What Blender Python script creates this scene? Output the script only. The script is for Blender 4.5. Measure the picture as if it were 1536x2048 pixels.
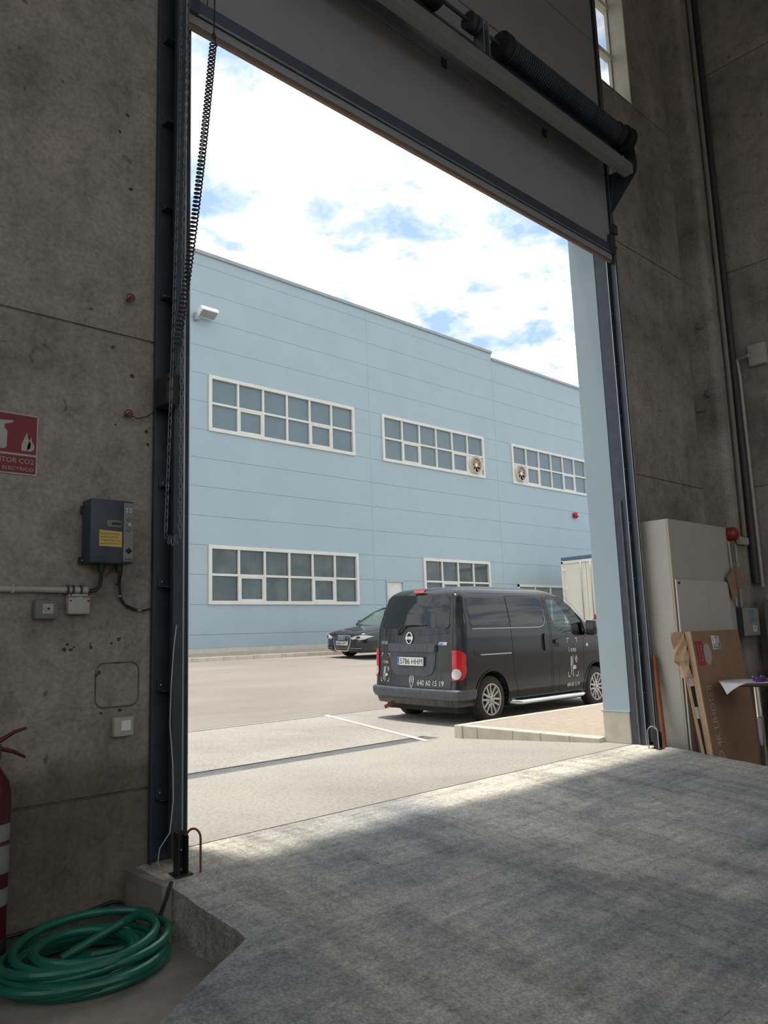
import bpy, bmesh, math, random
from mathutils import Vector, Matrix
random.seed(7)
PI = math.pi
scene = bpy.context.scene
for o in list(bpy.data.objects):
    bpy.data.objects.remove(o)
COL = scene.collection

# ------------------------------------------------------------------ camera
def make_camera():
    yaw, pitch, roll = math.radians(43.377), math.radians(9.01), math.radians(-1.984)
    fw = Vector((math.sin(yaw)*math.cos(pitch), math.cos(yaw)*math.cos(pitch), math.sin(pitch)))
    rt = Vector((math.cos(yaw), -math.sin(yaw), 0))
    up = rt.cross(fw)
    r2 = rt*math.cos(roll) + up*math.sin(roll)
    u2 = r2.cross(fw)
    cam = bpy.data.cameras.new('camera')
    cam.sensor_fit = 'VERTICAL'
    cam.sensor_height = 36.0
    cam.sensor_width = 27.0
    cam.lens = 1565.0/2048.0*36.0
    cam.clip_start = 0.05
    cam.clip_end = 500
    o = bpy.data.objects.new('camera', cam)
    COL.objects.link(o)
    o.matrix_world = Matrix(((r2.x, u2.x, -fw.x, 0.0), (r2.y, u2.y, -fw.y, -4.6), (r2.z, u2.z, -fw.z, 1.25), (0, 0, 0, 1)))
    scene.camera = o
make_camera()

# ------------------------------------------------------------------ exposure, sky, sun
vs = scene.view_settings
scene.display_settings.display_device = 'sRGB'
vs.view_transform = 'Standard'
vs.look = 'None'
vs.exposure = 0.15
vs.gamma = 1.0
vs.use_curve_mapping = False

SKY_STRENGTH = 1.0
def make_world():
    w = bpy.data.worlds.new('sky')
    scene.world = w
    w.use_nodes = True
    nt = w.node_tree
    nt.nodes.clear()
    N = nt.nodes.new
    L = nt.links.new
    out = N('ShaderNodeOutputWorld')
    bg = N('ShaderNodeBackground')
    bg.inputs['Strength'].default_value = SKY_STRENGTH
    L(bg.outputs[0], out.inputs[0])
    tc = N('ShaderNodeTexCoord')
    sep = N('ShaderNodeSeparateXYZ')
    L(tc.outputs['Generated'], sep.inputs[0])
    mz = N('ShaderNodeMath'); mz.operation = 'MAXIMUM'; mz.inputs[1].default_value = 0.02
    L(sep.outputs['Z'], mz.inputs[0])
    az = N('ShaderNodeMath'); az.operation = 'ADD'; az.inputs[1].default_value = 0.12
    L(mz.outputs[0], az.inputs[0])
    dx = N('ShaderNodeMath'); dx.operation = 'DIVIDE'
    dy = N('ShaderNodeMath'); dy.operation = 'DIVIDE'
    L(sep.outputs['X'], dx.inputs[0]); L(az.outputs[0], dx.inputs[1])
    L(sep.outputs['Y'], dy.inputs[0]); L(az.outputs[0], dy.inputs[1])
    cmb = N('ShaderNodeCombineXYZ')
    L(dx.outputs[0], cmb.inputs[0]); L(dy.outputs[0], cmb.inputs[1])
    n1 = N('ShaderNodeTexNoise')
    n1.inputs['Scale'].default_value = 4.6
    n1.inputs['Detail'].default_value = 9
    n1.inputs['Roughness'].default_value = 0.6
    n1.inputs['Distortion'].default_value = 0.15
    L(cmb.outputs[0], n1.inputs['Vector'])
    cr = N('ShaderNodeValToRGB')
    cr.color_ramp.elements[0].position = 0.38
    cr.color_ramp.elements[0].color = (0.46, 0.66, 1.0, 1)
    cr.color_ramp.elements[1].position = 0.52
    cr.color_ramp.elements[1].color = (1.35, 1.35, 1.33, 1)
    e = cr.color_ramp.elements.new(0.45)
    e.color = (0.74, 0.87, 1.0, 1)
    L(n1.outputs['Fac'], cr.inputs[0])
    # below the horizon: ground colour
    hz = N('ShaderNodeMapRange')
    hz.inputs['From Min'].default_value = -0.03
    hz.inputs['From Max'].default_value = 0.0
    L(sep.outputs['Z'], hz.inputs['Value'])
    mx = N('ShaderNodeMix'); mx.data_type = 'RGBA'
    L(hz.outputs[0], mx.inputs['Factor'])
    mx.inputs['A'].default_value = (0.45, 0.42, 0.37, 1)
    L(cr.outputs[0], mx.inputs['B'])
    L(mx.outputs['Result'], bg.inputs['Color'])
make_world()

def make_sun():
    ld = bpy.data.lights.new('sun', 'SUN')
    ld.energy = 3.3
    ld.color = (1.0, 0.95, 0.86)
    ld.angle = math.radians(2.2)
    o = bpy.data.objects.new('sun', ld)
    COL.objects.link(o)
    d = Vector((-0.035, 0.12, 0.97)).normalized()
    o.rotation_euler = d.to_track_quat('Z', 'Y').to_euler()
    o.location = (0, 8, 30)
make_sun()

# ------------------------------------------------------------------ materials
MATS = {}
def pmat(name, col, rough=0.6, metal=0.0, var=0.12, scale=4.0, detail=4, bump=0.0, bscale=60.0, spec=0.5, coat=0.0, col2=None, stretch=(1, 1, 1), emit=None, alpha=None):
    if name in MATS:
        return MATS[name]
    m = bpy.data.materials.new(name)
    m.use_nodes = True
    nt = m.node_tree
    b = nt.nodes['Principled BSDF']
    N = nt.nodes.new; L = nt.links.new
    b.inputs['Roughness'].default_value = rough
    b.inputs['Metallic'].default_value = metal
    b.inputs['Specular IOR Level'].default_value = spec
    b.inputs['Coat Weight'].default_value = coat
    tc = N('ShaderNodeTexCoord')
    mp = N('ShaderNodeMapping')
    mp.inputs['Scale'].default_value = stretch
    L(tc.outputs['Object'], mp.inputs['Vector'])
    n = N('ShaderNodeTexNoise')
    n.inputs['Scale'].default_value = scale
    n.inputs['Detail'].default_value = detail
    n.inputs['Roughness'].default_value = 0.62
    L(mp.outputs[0], n.inputs['Vector'])
    r = N('ShaderNodeValToRGB')
    r.color_ramp.elements[0].position = 0.32
    r.color_ramp.elements[1].position = 0.68
    if col2 is None:
        c0 = [max(0, c*(1-var)) for c in col]
        c1 = [c*(1+var) for c in col]
    else:
        c0, c1 = col, col2
    r.color_ramp.elements[0].color = (*c0, 1)
    r.color_ramp.elements[1].color = (*c1, 1)
    L(n.outputs['Fac'], r.inputs[0])
    L(r.outputs[0], b.inputs['Base Color'])
    if bump:
        n2 = N('ShaderNodeTexNoise')
        n2.inputs['Scale'].default_value = bscale
        n2.inputs['Detail'].default_value = 5
        L(mp.outputs[0], n2.inputs['Vector'])
        bp = N('ShaderNodeBump')
        bp.inputs['Strength'].default_value = bump
        bp.inputs['Distance'].default_value = 0.01
        L(n2.outputs['Fac'], bp.inputs['Height'])
        L(bp.outputs[0], b.inputs['Normal'])
    if emit:
        b.inputs['Emission Color'].default_value = (*emit[:3], 1)
        b.inputs['Emission Strength'].default_value = emit[3]
    MATS[name] = m
    return m

def mix_rgb(nt, fac, a, b, blend='MIX'):
    mx = nt.nodes.new('ShaderNodeMix')
    mx.data_type = 'RGBA'
    mx.blend_type = blend
    for sock, v in (('Factor', fac), ('A', a), ('B', b)):
        if hasattr(v, 'links'):
            nt.links.new(v, mx.inputs[sock])
        elif sock == 'Factor':
            mx.inputs[0].default_value = v
        else:
            mx.inputs[sock].default_value = (*v, 1)
    return mx.outputs['Result']

def tex_noise(nt, vec, scale, detail=5, rough=0.6, dist=0.0):
    n = nt.nodes.new('ShaderNodeTexNoise')
    n.inputs['Scale'].default_value = scale
    n.inputs['Detail'].default_value = detail
    n.inputs['Roughness'].default_value = rough
    n.inputs['Distortion'].default_value = dist
    nt.links.new(vec, n.inputs['Vector'])
    return n.outputs['Fac']

def ramp(nt, fac, stops):
    r = nt.nodes.new('ShaderNodeValToRGB')
    els = r.color_ramp.elements
    els[0].position, els[0].color = stops[0][0], (*stops[0][1], 1)
    els[1].position, els[1].color = stops[-1][0], (*stops[-1][1], 1)
    for p, c in stops[1:-1]:
        e = els.new(p); e.color = (*c, 1)
    nt.links.new(fac, r.inputs[0])
    return r.outputs[0]

def vmap(nt, vec, scale=(1, 1, 1), rot=(0, 0, 0), loc=(0, 0, 0)):
    m = nt.nodes.new('ShaderNodeMapping')
    m.inputs['Scale'].default_value = scale
    m.inputs['Rotation'].default_value = rot
    m.inputs['Location'].default_value = loc
    nt.links.new(vec, m.inputs['Vector'])
    return m.outputs[0]

def newmat(name):
    m = bpy.data.materials.new(name)
    m.use_nodes = True
    nt = m.node_tree
    tc = nt.nodes.new('ShaderNodeTexCoord')
    return m, nt, nt.nodes['Principled BSDF'], tc.outputs['Object']

def mat_bump(nt, b, h, strength, dist=0.01):
    bp = nt.nodes.new('ShaderNodeBump')
    bp.inputs['Strength'].default_value = strength
    bp.inputs['Distance'].default_value = dist
    nt.links.new(h, bp.inputs['Height'])
    nt.links.new(bp.outputs[0], b.inputs['Normal'])

G3 = lambda v: (v, v, v)

def m_wall():
    m, nt, b, v = newmat('rough_concrete_wall')
    big = tex_noise(nt, v, 0.9, 6, 0.6)
    base = ramp(nt, big, [(0.34, (0.225, 0.198, 0.173)), (0.48, (0.325, 0.288, 0.253)), (0.66, (0.41, 0.362, 0.317))])
    streak = tex_noise(nt, vmap(nt, v, (3.0, 3.0, 0.35)), 1.6, 6, 0.65)
    st = ramp(nt, streak, [(0.36, G3(0.88)), (0.55, G3(1.0))])
    c = mix_rgb(nt, 1.0, base, st, 'MULTIPLY')
    fine = tex_noise(nt, v, 38, 6, 0.7)
    ff = ramp(nt, fine, [(0.3, G3(0.72)), (0.62, G3(1.10))])
    mid = tex_noise(nt, v, 5.5, 7, 0.72, 0.3)
    c = mix_rgb(nt, 1.0, c, ramp(nt, mid, [(0.34, G3(0.74)), (0.5, G3(0.98)), (0.7, G3(1.08))]), 'MULTIPLY')
    c = mix_rgb(nt, 1.0, c, ff, 'MULTIPLY')
    spots = tex_noise(nt, v, 7.0, 3, 0.5, 0.6)
    sp = ramp(nt, spots, [(0.25, G3(0.45)), (0.30, G3(1.0))])
    c = mix_rgb(nt, 1.0, c, sp, 'MULTIPLY')
    # greener and darker low on the wall, with a ragged top edge
    sx = nt.nodes.new('ShaderNodeSeparateXYZ'); nt.links.new(v, sx.inputs[0])
    md = nt.nodes.new('ShaderNodeMath'); md.operation = 'MULTIPLY_ADD'
    nt.links.new(big, md.inputs[0]); md.inputs[1].default_value = 0.5
    nt.links.new(sx.outputs['Z'], md.inputs[2])
    dm = ramp(nt, md.outputs[0], [(0.78, G3(1.0)), (0.92, G3(0.0))])
    c = mix_rgb(nt, dm, c, mix_rgb(nt, 1.0, c, (0.50, 0.53, 0.43), 'MULTIPLY'))
    nt.links.new(c, b.inputs['Base Color'])
    b.inputs['Roughness'].default_value = 0.88
    mat_bump(nt, b, tex_noise(nt, v, 55, 6, 0.7), 0.35, 0.008)
    return m

def m_ramp():
    m, nt, b, v = newmat('worn_concrete_ramp')
    big = tex_noise(nt, v, 0.55, 7, 0.62, 0.4)
    base = ramp(nt, big, [(0.38, (0.43, 0.435, 0.445)), (0.48, (0.56, 0.545, 0.51)), (0.60, (0.72, 0.68, 0.605))])
    # tyre wear streaks running in and out of the doorway
    st = tex_noise(nt, vmap(nt, v, (2.2, 0.22, 1), (0, 0, 0.25)), 2.0, 7, 0.65)
    sr = ramp(nt, st, [(0.38, G3(0.74)), (0.52, G3(1.0)), (0.7, G3(1.12))])
    sc = tex_noise(nt, vmap(nt, v, (1.0, 9.0, 1), (0, 0, 0.12)), 1.5, 8, 0.7, 0.2)
    base = mix_rgb(nt, 1.0, base, ramp(nt, sc, [(0.36, G3(0.80)), (0.5, G3(1.0)), (0.66, G3(1.16))]), 'MULTIPLY')
    c = mix_rgb(nt, 1.0, base, sr, 'MULTIPLY')
    # fine aggregate
    vo = nt.nodes.new('ShaderNodeTexVoronoi')
    vo.inputs['Scale'].default_value = 70
    nt.links.new(v, vo.inputs['Vector'])
    vr = ramp(nt, vo.outputs['Distance'], [(0.0, G3(1.35)), (0.3, G3(1.05)), (0.7, G3(0.58))])
    c = mix_rgb(nt, 0.55, c, mix_rgb(nt, 1.0, c, vr, 'MULTIPLY'))
    fn = ramp(nt, tex_noise(nt, v, 22, 9, 0.8), [(0.32, G3(0.50)), (0.47, G3(0.95)), (0.58, G3(1.08)), (0.72, G3(1.4))])
    c = mix_rgb(nt, 1.0, c, fn, 'MULTIPLY')
    # dark rubber stain in the middle of the way
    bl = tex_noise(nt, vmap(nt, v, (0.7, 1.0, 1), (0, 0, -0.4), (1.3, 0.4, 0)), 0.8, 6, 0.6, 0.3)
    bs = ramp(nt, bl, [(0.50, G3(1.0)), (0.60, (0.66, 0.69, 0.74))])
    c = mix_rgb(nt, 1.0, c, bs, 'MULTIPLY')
    # paler strip along the threshold, ragged inner edge
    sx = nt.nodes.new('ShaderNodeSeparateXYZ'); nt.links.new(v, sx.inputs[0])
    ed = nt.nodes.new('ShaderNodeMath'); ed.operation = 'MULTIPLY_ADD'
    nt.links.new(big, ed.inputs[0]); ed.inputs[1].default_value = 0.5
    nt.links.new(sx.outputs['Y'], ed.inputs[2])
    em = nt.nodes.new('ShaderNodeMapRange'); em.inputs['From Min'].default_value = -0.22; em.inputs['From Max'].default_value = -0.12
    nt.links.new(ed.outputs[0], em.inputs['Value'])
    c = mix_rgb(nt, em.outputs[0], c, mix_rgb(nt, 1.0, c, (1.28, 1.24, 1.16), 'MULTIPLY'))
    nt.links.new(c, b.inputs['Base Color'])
    b.inputs['Roughness'].default_value = 0.8
    h = nt.nodes.new('ShaderNodeMath'); h.operation = 'ADD'
    nt.links.new(tex_noise(nt, v, 34, 8, 0.75), h.inputs[0])
    nt.links.new(tex_noise(nt, vmap(nt, v, (1.0, 0.25, 1), (0, 0, 0.3)), 26, 4, 0.6), h.inputs[1])
    mat_bump(nt, b, h.outputs[0], 0.9, 0.016)
    return m

def m_apron():
    m, nt, b, v = newmat('pale_exposed_concrete')
    big = tex_noise(nt, v, 0.45, 6, 0.6)
    base = ramp(nt, big, [(0.35, (0.36, 0.335, 0.295)), (0.5, (0.43, 0.395, 0.345)), (0.65, (0.47, 0.435, 0.375))])
    fn = ramp(nt, tex_noise(nt, v, 32, 6, 0.85), [(0.36, G3(0.42)), (0.46, G3(0.92)), (0.6, G3(1.05)), (0.72, G3(1.12))])
    c = mix_rgb(nt, 1.0, base, fn, 'MULTIPLY')
    nt.links.new(c, b.inputs['Base Color'])
    b.inputs['Roughness'].default_value = 0.85
    mat_bump(nt, b, tex_noise(nt, v, 45, 7, 0.8), 0.6, 0.01)
    return m

def m_asphalt():
    m, nt, b, v = newmat('sun_bleached_asphalt')
    big = tex_noise(nt, vmap(nt, v, (0.35, 1, 1)), 0.6, 6, 0.6)
    base = ramp(nt, big, [(0.35, (0.275, 0.24, 0.205)), (0.55, (0.33, 0.29, 0.25)), (0.7, (0.36, 0.315, 0.27))])
    fn = ramp(nt, tex_noise(nt, v, 60, 6, 0.8), [(0.3, G3(0.75)), (0.65, G3(1.1))])
    c = mix_rgb(nt, 1.0, base, fn, 'MULTIPLY')
    nt.links.new(c, b.inputs['Base Color'])
    b.inputs['Roughness'].default_value = 0.9
    mat_bump(nt, b, tex_noise(nt, v, 70, 6, 0.8), 0.5, 0.008)
    return m

def m_vanpaint():
    m, nt, b, v = newmat('dusty_black_paint')
    st = tex_noise(nt, vmap(nt, v, (6, 9, 0.7)), 3.0, 6, 0.7)
    dust = ramp(nt, st, [(0.35, G3(0.0)), (0.75, G3(1.0))])
    sx = nt.nodes.new('ShaderNodeSeparateXYZ'); nt.links.new(v, sx.inputs[0])
    # road dust gathers on the tail
    tail = nt.nodes.new('ShaderNodeMapRange')
    tail.inputs['From Min'].default_value = 0.30
    tail.inputs['From Max'].default_value = 0.12
    tail.inputs['To Min'].default_value = 0.04
    tail.inputs['To Max'].default_value = 0.75
    nt.links.new(sx.outputs['X'], tail.inputs['Value'])
    f = nt.nodes.new('ShaderNodeMath'); f.operation = 'MULTIPLY'
    nt.links.new(dust, f.inputs[0]); nt.links.new(tail.outputs[0], f.inputs[1])
    c = mix_rgb(nt, f.outputs[0], (0.010, 0.011, 0.013), (0.10, 0.10, 0.095))
    nt.links.new(c, b.inputs['Base Color'])
    b.inputs['Metallic'].default_value = 0.0
    rr = nt.nodes.new('ShaderNodeMapRange')
    rr.inputs['To Min'].default_value = 0.12
    rr.inputs['To Max'].default_value = 0.6
    nt.links.new(f.outputs[0], rr.inputs['Value'])
    nt.links.new(rr.outputs[0], b.inputs['Roughness'])
    b.inputs['Coat Weight'].default_value = 0.25
    b.inputs['Coat Roughness'].default_value = 0.08
    b.inputs['Specular IOR Level'].default_value = 0.4
    return m

def m_glass(name, tint, rough=0.0, refl_mix=0.9):
    """thin clear pane: tinted see-through with fresnel reflection"""
    m = bpy.data.materials.new(name)
    m.use_nodes = True
    nt = m.node_tree
    nt.nodes.clear()
    out = nt.nodes.new('ShaderNodeOutputMaterial')
    tr = nt.nodes.new('ShaderNodeBsdfTransparent')
    nz = nt.nodes.new('ShaderNodeTexNoise'); nz.inputs['Scale'].default_value = 2.0
    cr = nt.nodes.new('ShaderNodeValToRGB')
    cr.color_ramp.elements[0].color = (*[t*0.94 for t in tint], 1)
    cr.color_ramp.elements[1].color = (*tint, 1)
    nt.links.new(nz.outputs['Fac'], cr.inputs[0])
    nt.links.new(cr.outputs[0], tr.inputs[0])
    gl = nt.nodes.new('ShaderNodeBsdfGlossy')
    gl.inputs['Roughness'].default_value = rough
    lw = nt.nodes.new('ShaderNodeLayerWeight'); lw.inputs['Blend'].default_value = 0.5
    pw = nt.nodes.new('ShaderNodeMath'); pw.operation = 'POWER'; pw.inputs[1].default_value = 5.0
    nt.links.new(lw.outputs['Facing'], pw.inputs[0])
    fr = nt.nodes.new('ShaderNodeMath'); fr.operation = 'MULTIPLY_ADD'; fr.inputs[1].default_value = 0.9; fr.inputs[2].default_value = 0.04
    nt.links.new(pw.outputs[0], fr.inputs[0])
    mx = nt.nodes.new('ShaderNodeMixShader')
    nt.links.new(fr.outputs[0], mx.inputs[0])
    nt.links.new(tr.outputs[0], mx.inputs[1])
    nt.links.new(gl.outputs[0], mx.inputs[2])
    nt.links.new(mx.outputs[0], out.inputs[0])
    return m

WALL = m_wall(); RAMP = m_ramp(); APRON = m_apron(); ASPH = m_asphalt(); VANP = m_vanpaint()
CLEAR = m_glass('clear_window_glass', (0.97, 0.965, 0.955))
CABGLASS = m_glass('green_tint_car_glass', (0.88, 0.965, 0.945))
LOWFLOOR = pmat('stained_floor_concrete', (0.30, 0.275, 0.235), 0.85, var=0.35, scale=2.2, detail=8, bump=0.4, bscale=45)
KERB = pmat('cream_kerb_concrete', (0.60, 0.55, 0.46), 0.85, var=0.14, scale=6, detail=7, bump=0.5, bscale=40)
PAVE = pmat('pinkish_pavement', (0.44, 0.36, 0.29), 0.88, var=0.12, scale=14, detail=8, bump=0.5, bscale=70)
CLAD = pmat('blue_grey_cladding', (0.375, 0.475, 0.52), 0.5, var=0.035, scale=0.7, spec=0.4)
CLADBACK = pmat('cladding_joint_shadow', (0.20, 0.25, 0.28), 0.8, var=0.05)
COPING = pmat('grey_metal_coping', (0.33, 0.36, 0.38), 0.45, metal=0.3, var=0.06)
CREAM = pmat('cream_aluminium', (0.72, 0.71, 0.65), 0.4, var=0.05, scale=2)
PANEUP = pmat('sky_reflection_pane', (0.15, 0.215, 0.245), 0.25, var=0.10, scale=0.8, spec=0.5)  # upper panes: grey-blue of the reflected sky put into the base colour
PANELO = pmat('dark_window_pane', (0.075, 0.105, 0.105), 0.06, var=0.35, scale=1.4, spec=0.55)
STEEL = pmat('galvanised_steel', (0.42, 0.45, 0.47), 0.32, metal=0.85, var=0.15, scale=8, stretch=(1, 1, 0.3))
DKSTEEL = pmat('dark_blue_steel', (0.055, 0.065, 0.085), 0.45, metal=0.3, var=0.2, scale=6)
LEAF = pmat('grey_door_panel', (0.30, 0.305, 0.33), 0.55, var=0.06, scale=1.2, bump=0.08, bscale=120)
RAIL = pmat('navy_door_rail', (0.075, 0.09, 0.13), 0.4, metal=0.2, var=0.12)
BLACK = pmat('black_plastic', (0.018, 0.018, 0.02), 0.5, var=0.2)
RUBBER = pmat('black_rubber', (0.014, 0.014, 0.014), 0.85, var=0.3, scale=20)
TYRE = pmat('dusty_tyre_rubber', (0.035, 0.033, 0.031), 0.85, var=0.3, scale=9)
ALLOY = pmat('silver_alloy', (0.50, 0.49, 0.46), 0.35, metal=0.7, var=0.08)
CHROME = pmat('polished_chrome', (0.75, 0.75, 0.74), 0.08, metal=1.0, var=0.04)
WHITE = pmat('white_print', (0.78, 0.78, 0.76), 0.6, var=0.03)
WHITEB = pmat('white_melamine', (0.50, 0.475, 0.42), 0.5, var=0.05, scale=1.5)
PLAST = pmat('aged_white_plastic', (0.42, 0.40, 0.36), 0.5, var=0.12, scale=9)
GREYPL = pmat('grey_plastic', (0.17, 0.165, 0.16), 0.5, var=0.12, scale=9)
REDL = pmat('red_lamp_lens', (0.55, 0.012, 0.015), 0.12, var=0.12, coat=0.6)
WLENS = pmat('clear_lamp_lens', (0.62, 0.60, 0.58), 0.12, var=0.15, coat=0.6)
REDP = pmat('red_paint', (0.42, 0.018, 0.02), 0.35, var=0.12)
RUST = pmat('rusty_red_steel', (0.16, 0.045, 0.03), 0.75, col2=(0.24, 0.075, 0.045), scale=25)
ORANGE = pmat('rusty_orange_pole', (0.33, 0.10, 0.035), 0.7, col2=(0.22, 0.055, 0.025), scale=7, detail=7)
CARD = pmat('brown_cardboard', (0.36, 0.215, 0.135), 0.85, var=0.10, scale=5, bump=0.1)
CARDEDGE = pmat('pale_cardboard_edge', (0.55, 0.36, 0.22), 0.85, var=0.12, scale=7)
WOOD = pmat('pale_wood', (0.55, 0.38, 0.20), 0.7, var=0.15, scale=6, stretch=(8, 8, 0.6))
FOAM = pmat('white_foam', (0.62, 0.60, 0.56), 0.8, var=0.06)
GREEN = pmat('green_hose_rubber', (0.010, 0.15, 0.10), 0.32, var=0.22, scale=5, coat=0.15)
YELLOW = pmat('yellow_note_paper', (0.60, 0.46, 0.12), 0.8, var=0.05)
INK = pmat('dark_ink', (0.02, 0.02, 0.03), 0.7, var=0.1)
GREYINK = pmat('grey_box_print', (0.60, 0.50, 0.42), 0.8, var=0.08)
BLUEPR = pmat('blue_print', (0.04, 0.17, 0.50), 0.5, var=0.05)
CLOTH = pmat('white_table_cloth', (0.66, 0.66, 0.70), 0.85, var=0.05, scale=10)
PURPLE = pmat('purple_ashtray_plastic', (0.13, 0.03, 0.24), 0.35, var=0.1)
PINKRED = pmat('coral_red_card', (0.70, 0.14, 0.10), 0.6, var=0.06)
CREAMPAINT = pmat('cream_truck_paint', (0.86, 0.82, 0.70), 0.45, var=0.05, scale=1.2)
TRUCKBLUE = pmat('blue_tarpaulin', (0.10, 0.17, 0.27), 0.6, var=0.2)
LINEPAINT = pmat('worn_white_line', (0.60, 0.58, 0.54), 0.8, var=0.12, scale=12, detail=8)
GRATE = pmat('grate_steel', (0.30, 0.30, 0.30), 0.5, metal=0.3, var=0.15)
CRACK = pmat('floor_joint_dark', (0.03, 0.028, 0.025), 0.95, var=0.2)
DARKIN = pmat('dark_interior', (0.02, 0.02, 0.022), 0.8, var=0.2)
CARP = pmat('car_dark_paint', (0.020, 0.022, 0.028), 0.2, metal=0.2, var=0.1, coat=0.7)
PAINTW = pmat('white_painted_wall', (0.55, 0.53, 0.50), 0.8, var=0.08, scale=1.0)
ROOFIN = pmat('hall_ceiling_sheet', (0.42, 0.41, 0.39), 0.7, var=0.1, scale=1.2)
BEIGE = pmat('beige_enclosure', (0.34, 0.33, 0.29), 0.55, var=0.08)
GREENGREY = pmat('green_grey_machine', (0.16, 0.17, 0.145), 0.6, var=0.15)
LED = pmat('green_led', (0.05, 0.6, 0.12), 0.4, emit=(0.1, 1.0, 0.2, 0.12))

# ------------------------------------------------------------------ object helpers
def root_loc(p):
    while p is not None and p.parent is not None:
        p = p.parent
    return Vector(p.location) if p is not None else Vector((0, 0, 0))

def tag(o, label=None, cat=None, group=None, kind=None):
    if label: o['label'] = label
    if cat: o['category'] = cat
    if group: o['group'] = group
    if kind: o['kind'] = kind
    return o

def empty(name, loc=(0, 0, 0), label=None, cat=None, group=None, kind=None, rot=(0, 0, 0)):
    o = bpy.data.objects.new(name, None)
    o.empty_display_size = 0.1
    COL.objects.link(o)
    o.location = loc
    o.rotation_euler = rot
    return tag(o, label, cat, group, kind)

def finish(name, me, mat, parent=None, local=False, smooth=None):
    if mat is not None and len(me.materials) == 0:
        me.materials.append(mat)
    if smooth is not None:
        for p in me.polygons:
            p.use_smooth = smooth
    o = bpy.data.objects.new(name, me)
    COL.objects.link(o)
    if parent is not None:
        o.parent = parent
        if not local:
            me.transform(Matrix.Translation(-root_loc(parent)))
    return o

def bm_to(name, bm, mat, parent=None, local=False, smooth=None, autosmooth=False):
    me = bpy.data.meshes.new(name)
    bmesh.ops.recalc_face_normals(bm, faces=bm.faces[:])
    if autosmooth:
        for e in bm.edges:
            if len(e.link_faces) == 2 and e.calc_face_angle(0) > math.radians(38):
                e.smooth = False
        smooth = True
    bm.to_mesh(me)
    bm.free()
    return finish(name, me, mat, parent, local, smooth)

def add_box(bm, x0, x1, y0, y1, z0, z1, bev=0.0):
    r = bmesh.ops.create_cube(bm, size=1.0)
    vs_ = r['verts']
    for v in vs_:
        v.co = Vector(((x0+x1)/2 + v.co.x*(x1-x0), (y0+y1)/2 + v.co.y*(y1-y0), (z0+z1)/2 + v.co.z*(z1-z0)))
    if bev > 0:
        es = list({e for v in vs_ for e in v.link_edges})
        bmesh.ops.bevel(bm, geom=es, offset=bev, segments=2, profile=0.5, affect='EDGES')

def box(name, x0, x1, y0, y1, z0, z1, mat, parent=None, bev=0.0, local=False):
    bm = bmesh.new()
    add_box(bm, x0, x1, y0, y1, z0, z1, bev)
    return bm_to(name, bm, mat, parent, local)

def add_tube(bm, pts, r, n=8, closed=False, cap=True):
    pts = [Vector(p) for p in pts]
    rings = []
    m = len(pts)
    prev = None
    for i, p in enumerate(pts):
        if closed:
            t = pts[(i+1) % m] - pts[i-1]
        else:
            t = pts[min(i+1, m-1)] - pts[max(i-1, 0)]
        if t.length < 1e-9: t = Vector((0, 0, 1))
        t.normalize()
        if prev is None:
            a = Vector((0, 0, 1)) if abs(t.z) < 0.9 else Vector((1, 0, 0))
            u = t.cross(a).normalized()
        else:
            u = (prev - t*prev.dot(t))
            if u.length < 1e-6: u = t.orthogonal()
            u.normalize()
        prev = u
        w = t.cross(u)
        rr = r[i] if isinstance(r, (list, tuple)) else r
        rings.append([bm.verts.new(p + (u*math.cos(2*PI*k/n) + w*math.sin(2*PI*k/n))*rr) for k in range(n)])
    rng = range(m) if closed else range(m-1)
    for i in rng:
        a, b = rings[i], rings[(i+1) % m]
        for k in range(n):
            try: bm.faces.new((a[k], a[(k+1) % n], b[(k+1) % n], b[k]))
            except ValueError: pass
    if cap and not closed:
        bm.faces.new(rings[0][::-1]); bm.faces.new(rings[-1])

def tube(name, pts, r, mat, parent=None, n=8, closed=False, local=False):
    bm = bmesh.new()
    add_tube(bm, pts, r, n, closed)
    return bm_to(name, bm, mat, parent, local, autosmooth=True)

def add_lathe(bm, prof, center=(0, 0, 0), axis='Z', n=24, cap=True):
    """prof: list of (radius, height) along axis"""
    c = Vector(center)
    rings = []
    for r, h in prof:
        ring = []
        for k in range(n):
            a = 2*PI*k/n
            u, v = r*math.cos(a), r*math.sin(a)
            if axis == 'Z': p = Vector((u, v, h))
            elif axis == 'X': p = Vector((h, u, v))
            else: p = Vector((u, h, v))
            ring.append(bm.verts.new(c + p))
        rings.append(ring)
    for a, b in zip(rings, rings[1:]):
        for k in range(n):
            bm.faces.new((a[k], a[(k+1) % n], b[(k+1) % n], b[k]))
    if cap and prof[0][0] > 1e-6: bm.faces.new(rings[0][::-1])
    if cap and prof[-1][0] > 1e-6: bm.faces.new(rings[-1])
    bmesh.ops.remove_doubles(bm, verts=bm.verts[:], dist=1e-6)

def lathe(name, prof, center, mat, parent=None, axis='Z', n=24, local=False):
    bm = bmesh.new()
    add_lathe(bm, prof, center, axis, n)
    return bm_to(name, bm, mat, parent, local, autosmooth=True)

def add_prism(bm, poly, a, b, plane='XZ'):
    """poly 2-D outline extruded from a to b along the axis left out of plane"""
    def P(u, v, w):
        if plane == 'XZ': return (u, w, v)
        if plane == 'YZ': return (w, u, v)
        return (u, v, w)
    lo = [bm.verts.new(P(u, v, a)) for u, v in poly]
    hi = [bm.verts.new(P(u, v, b)) for u, v in poly]
    n = len(poly)
    bm.faces.new(lo); bm.faces.new(hi[::-1])
    for i in range(n):
        bm.faces.new((lo[i], hi[i], hi[(i+1) % n], lo[(i+1) % n]))

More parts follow.
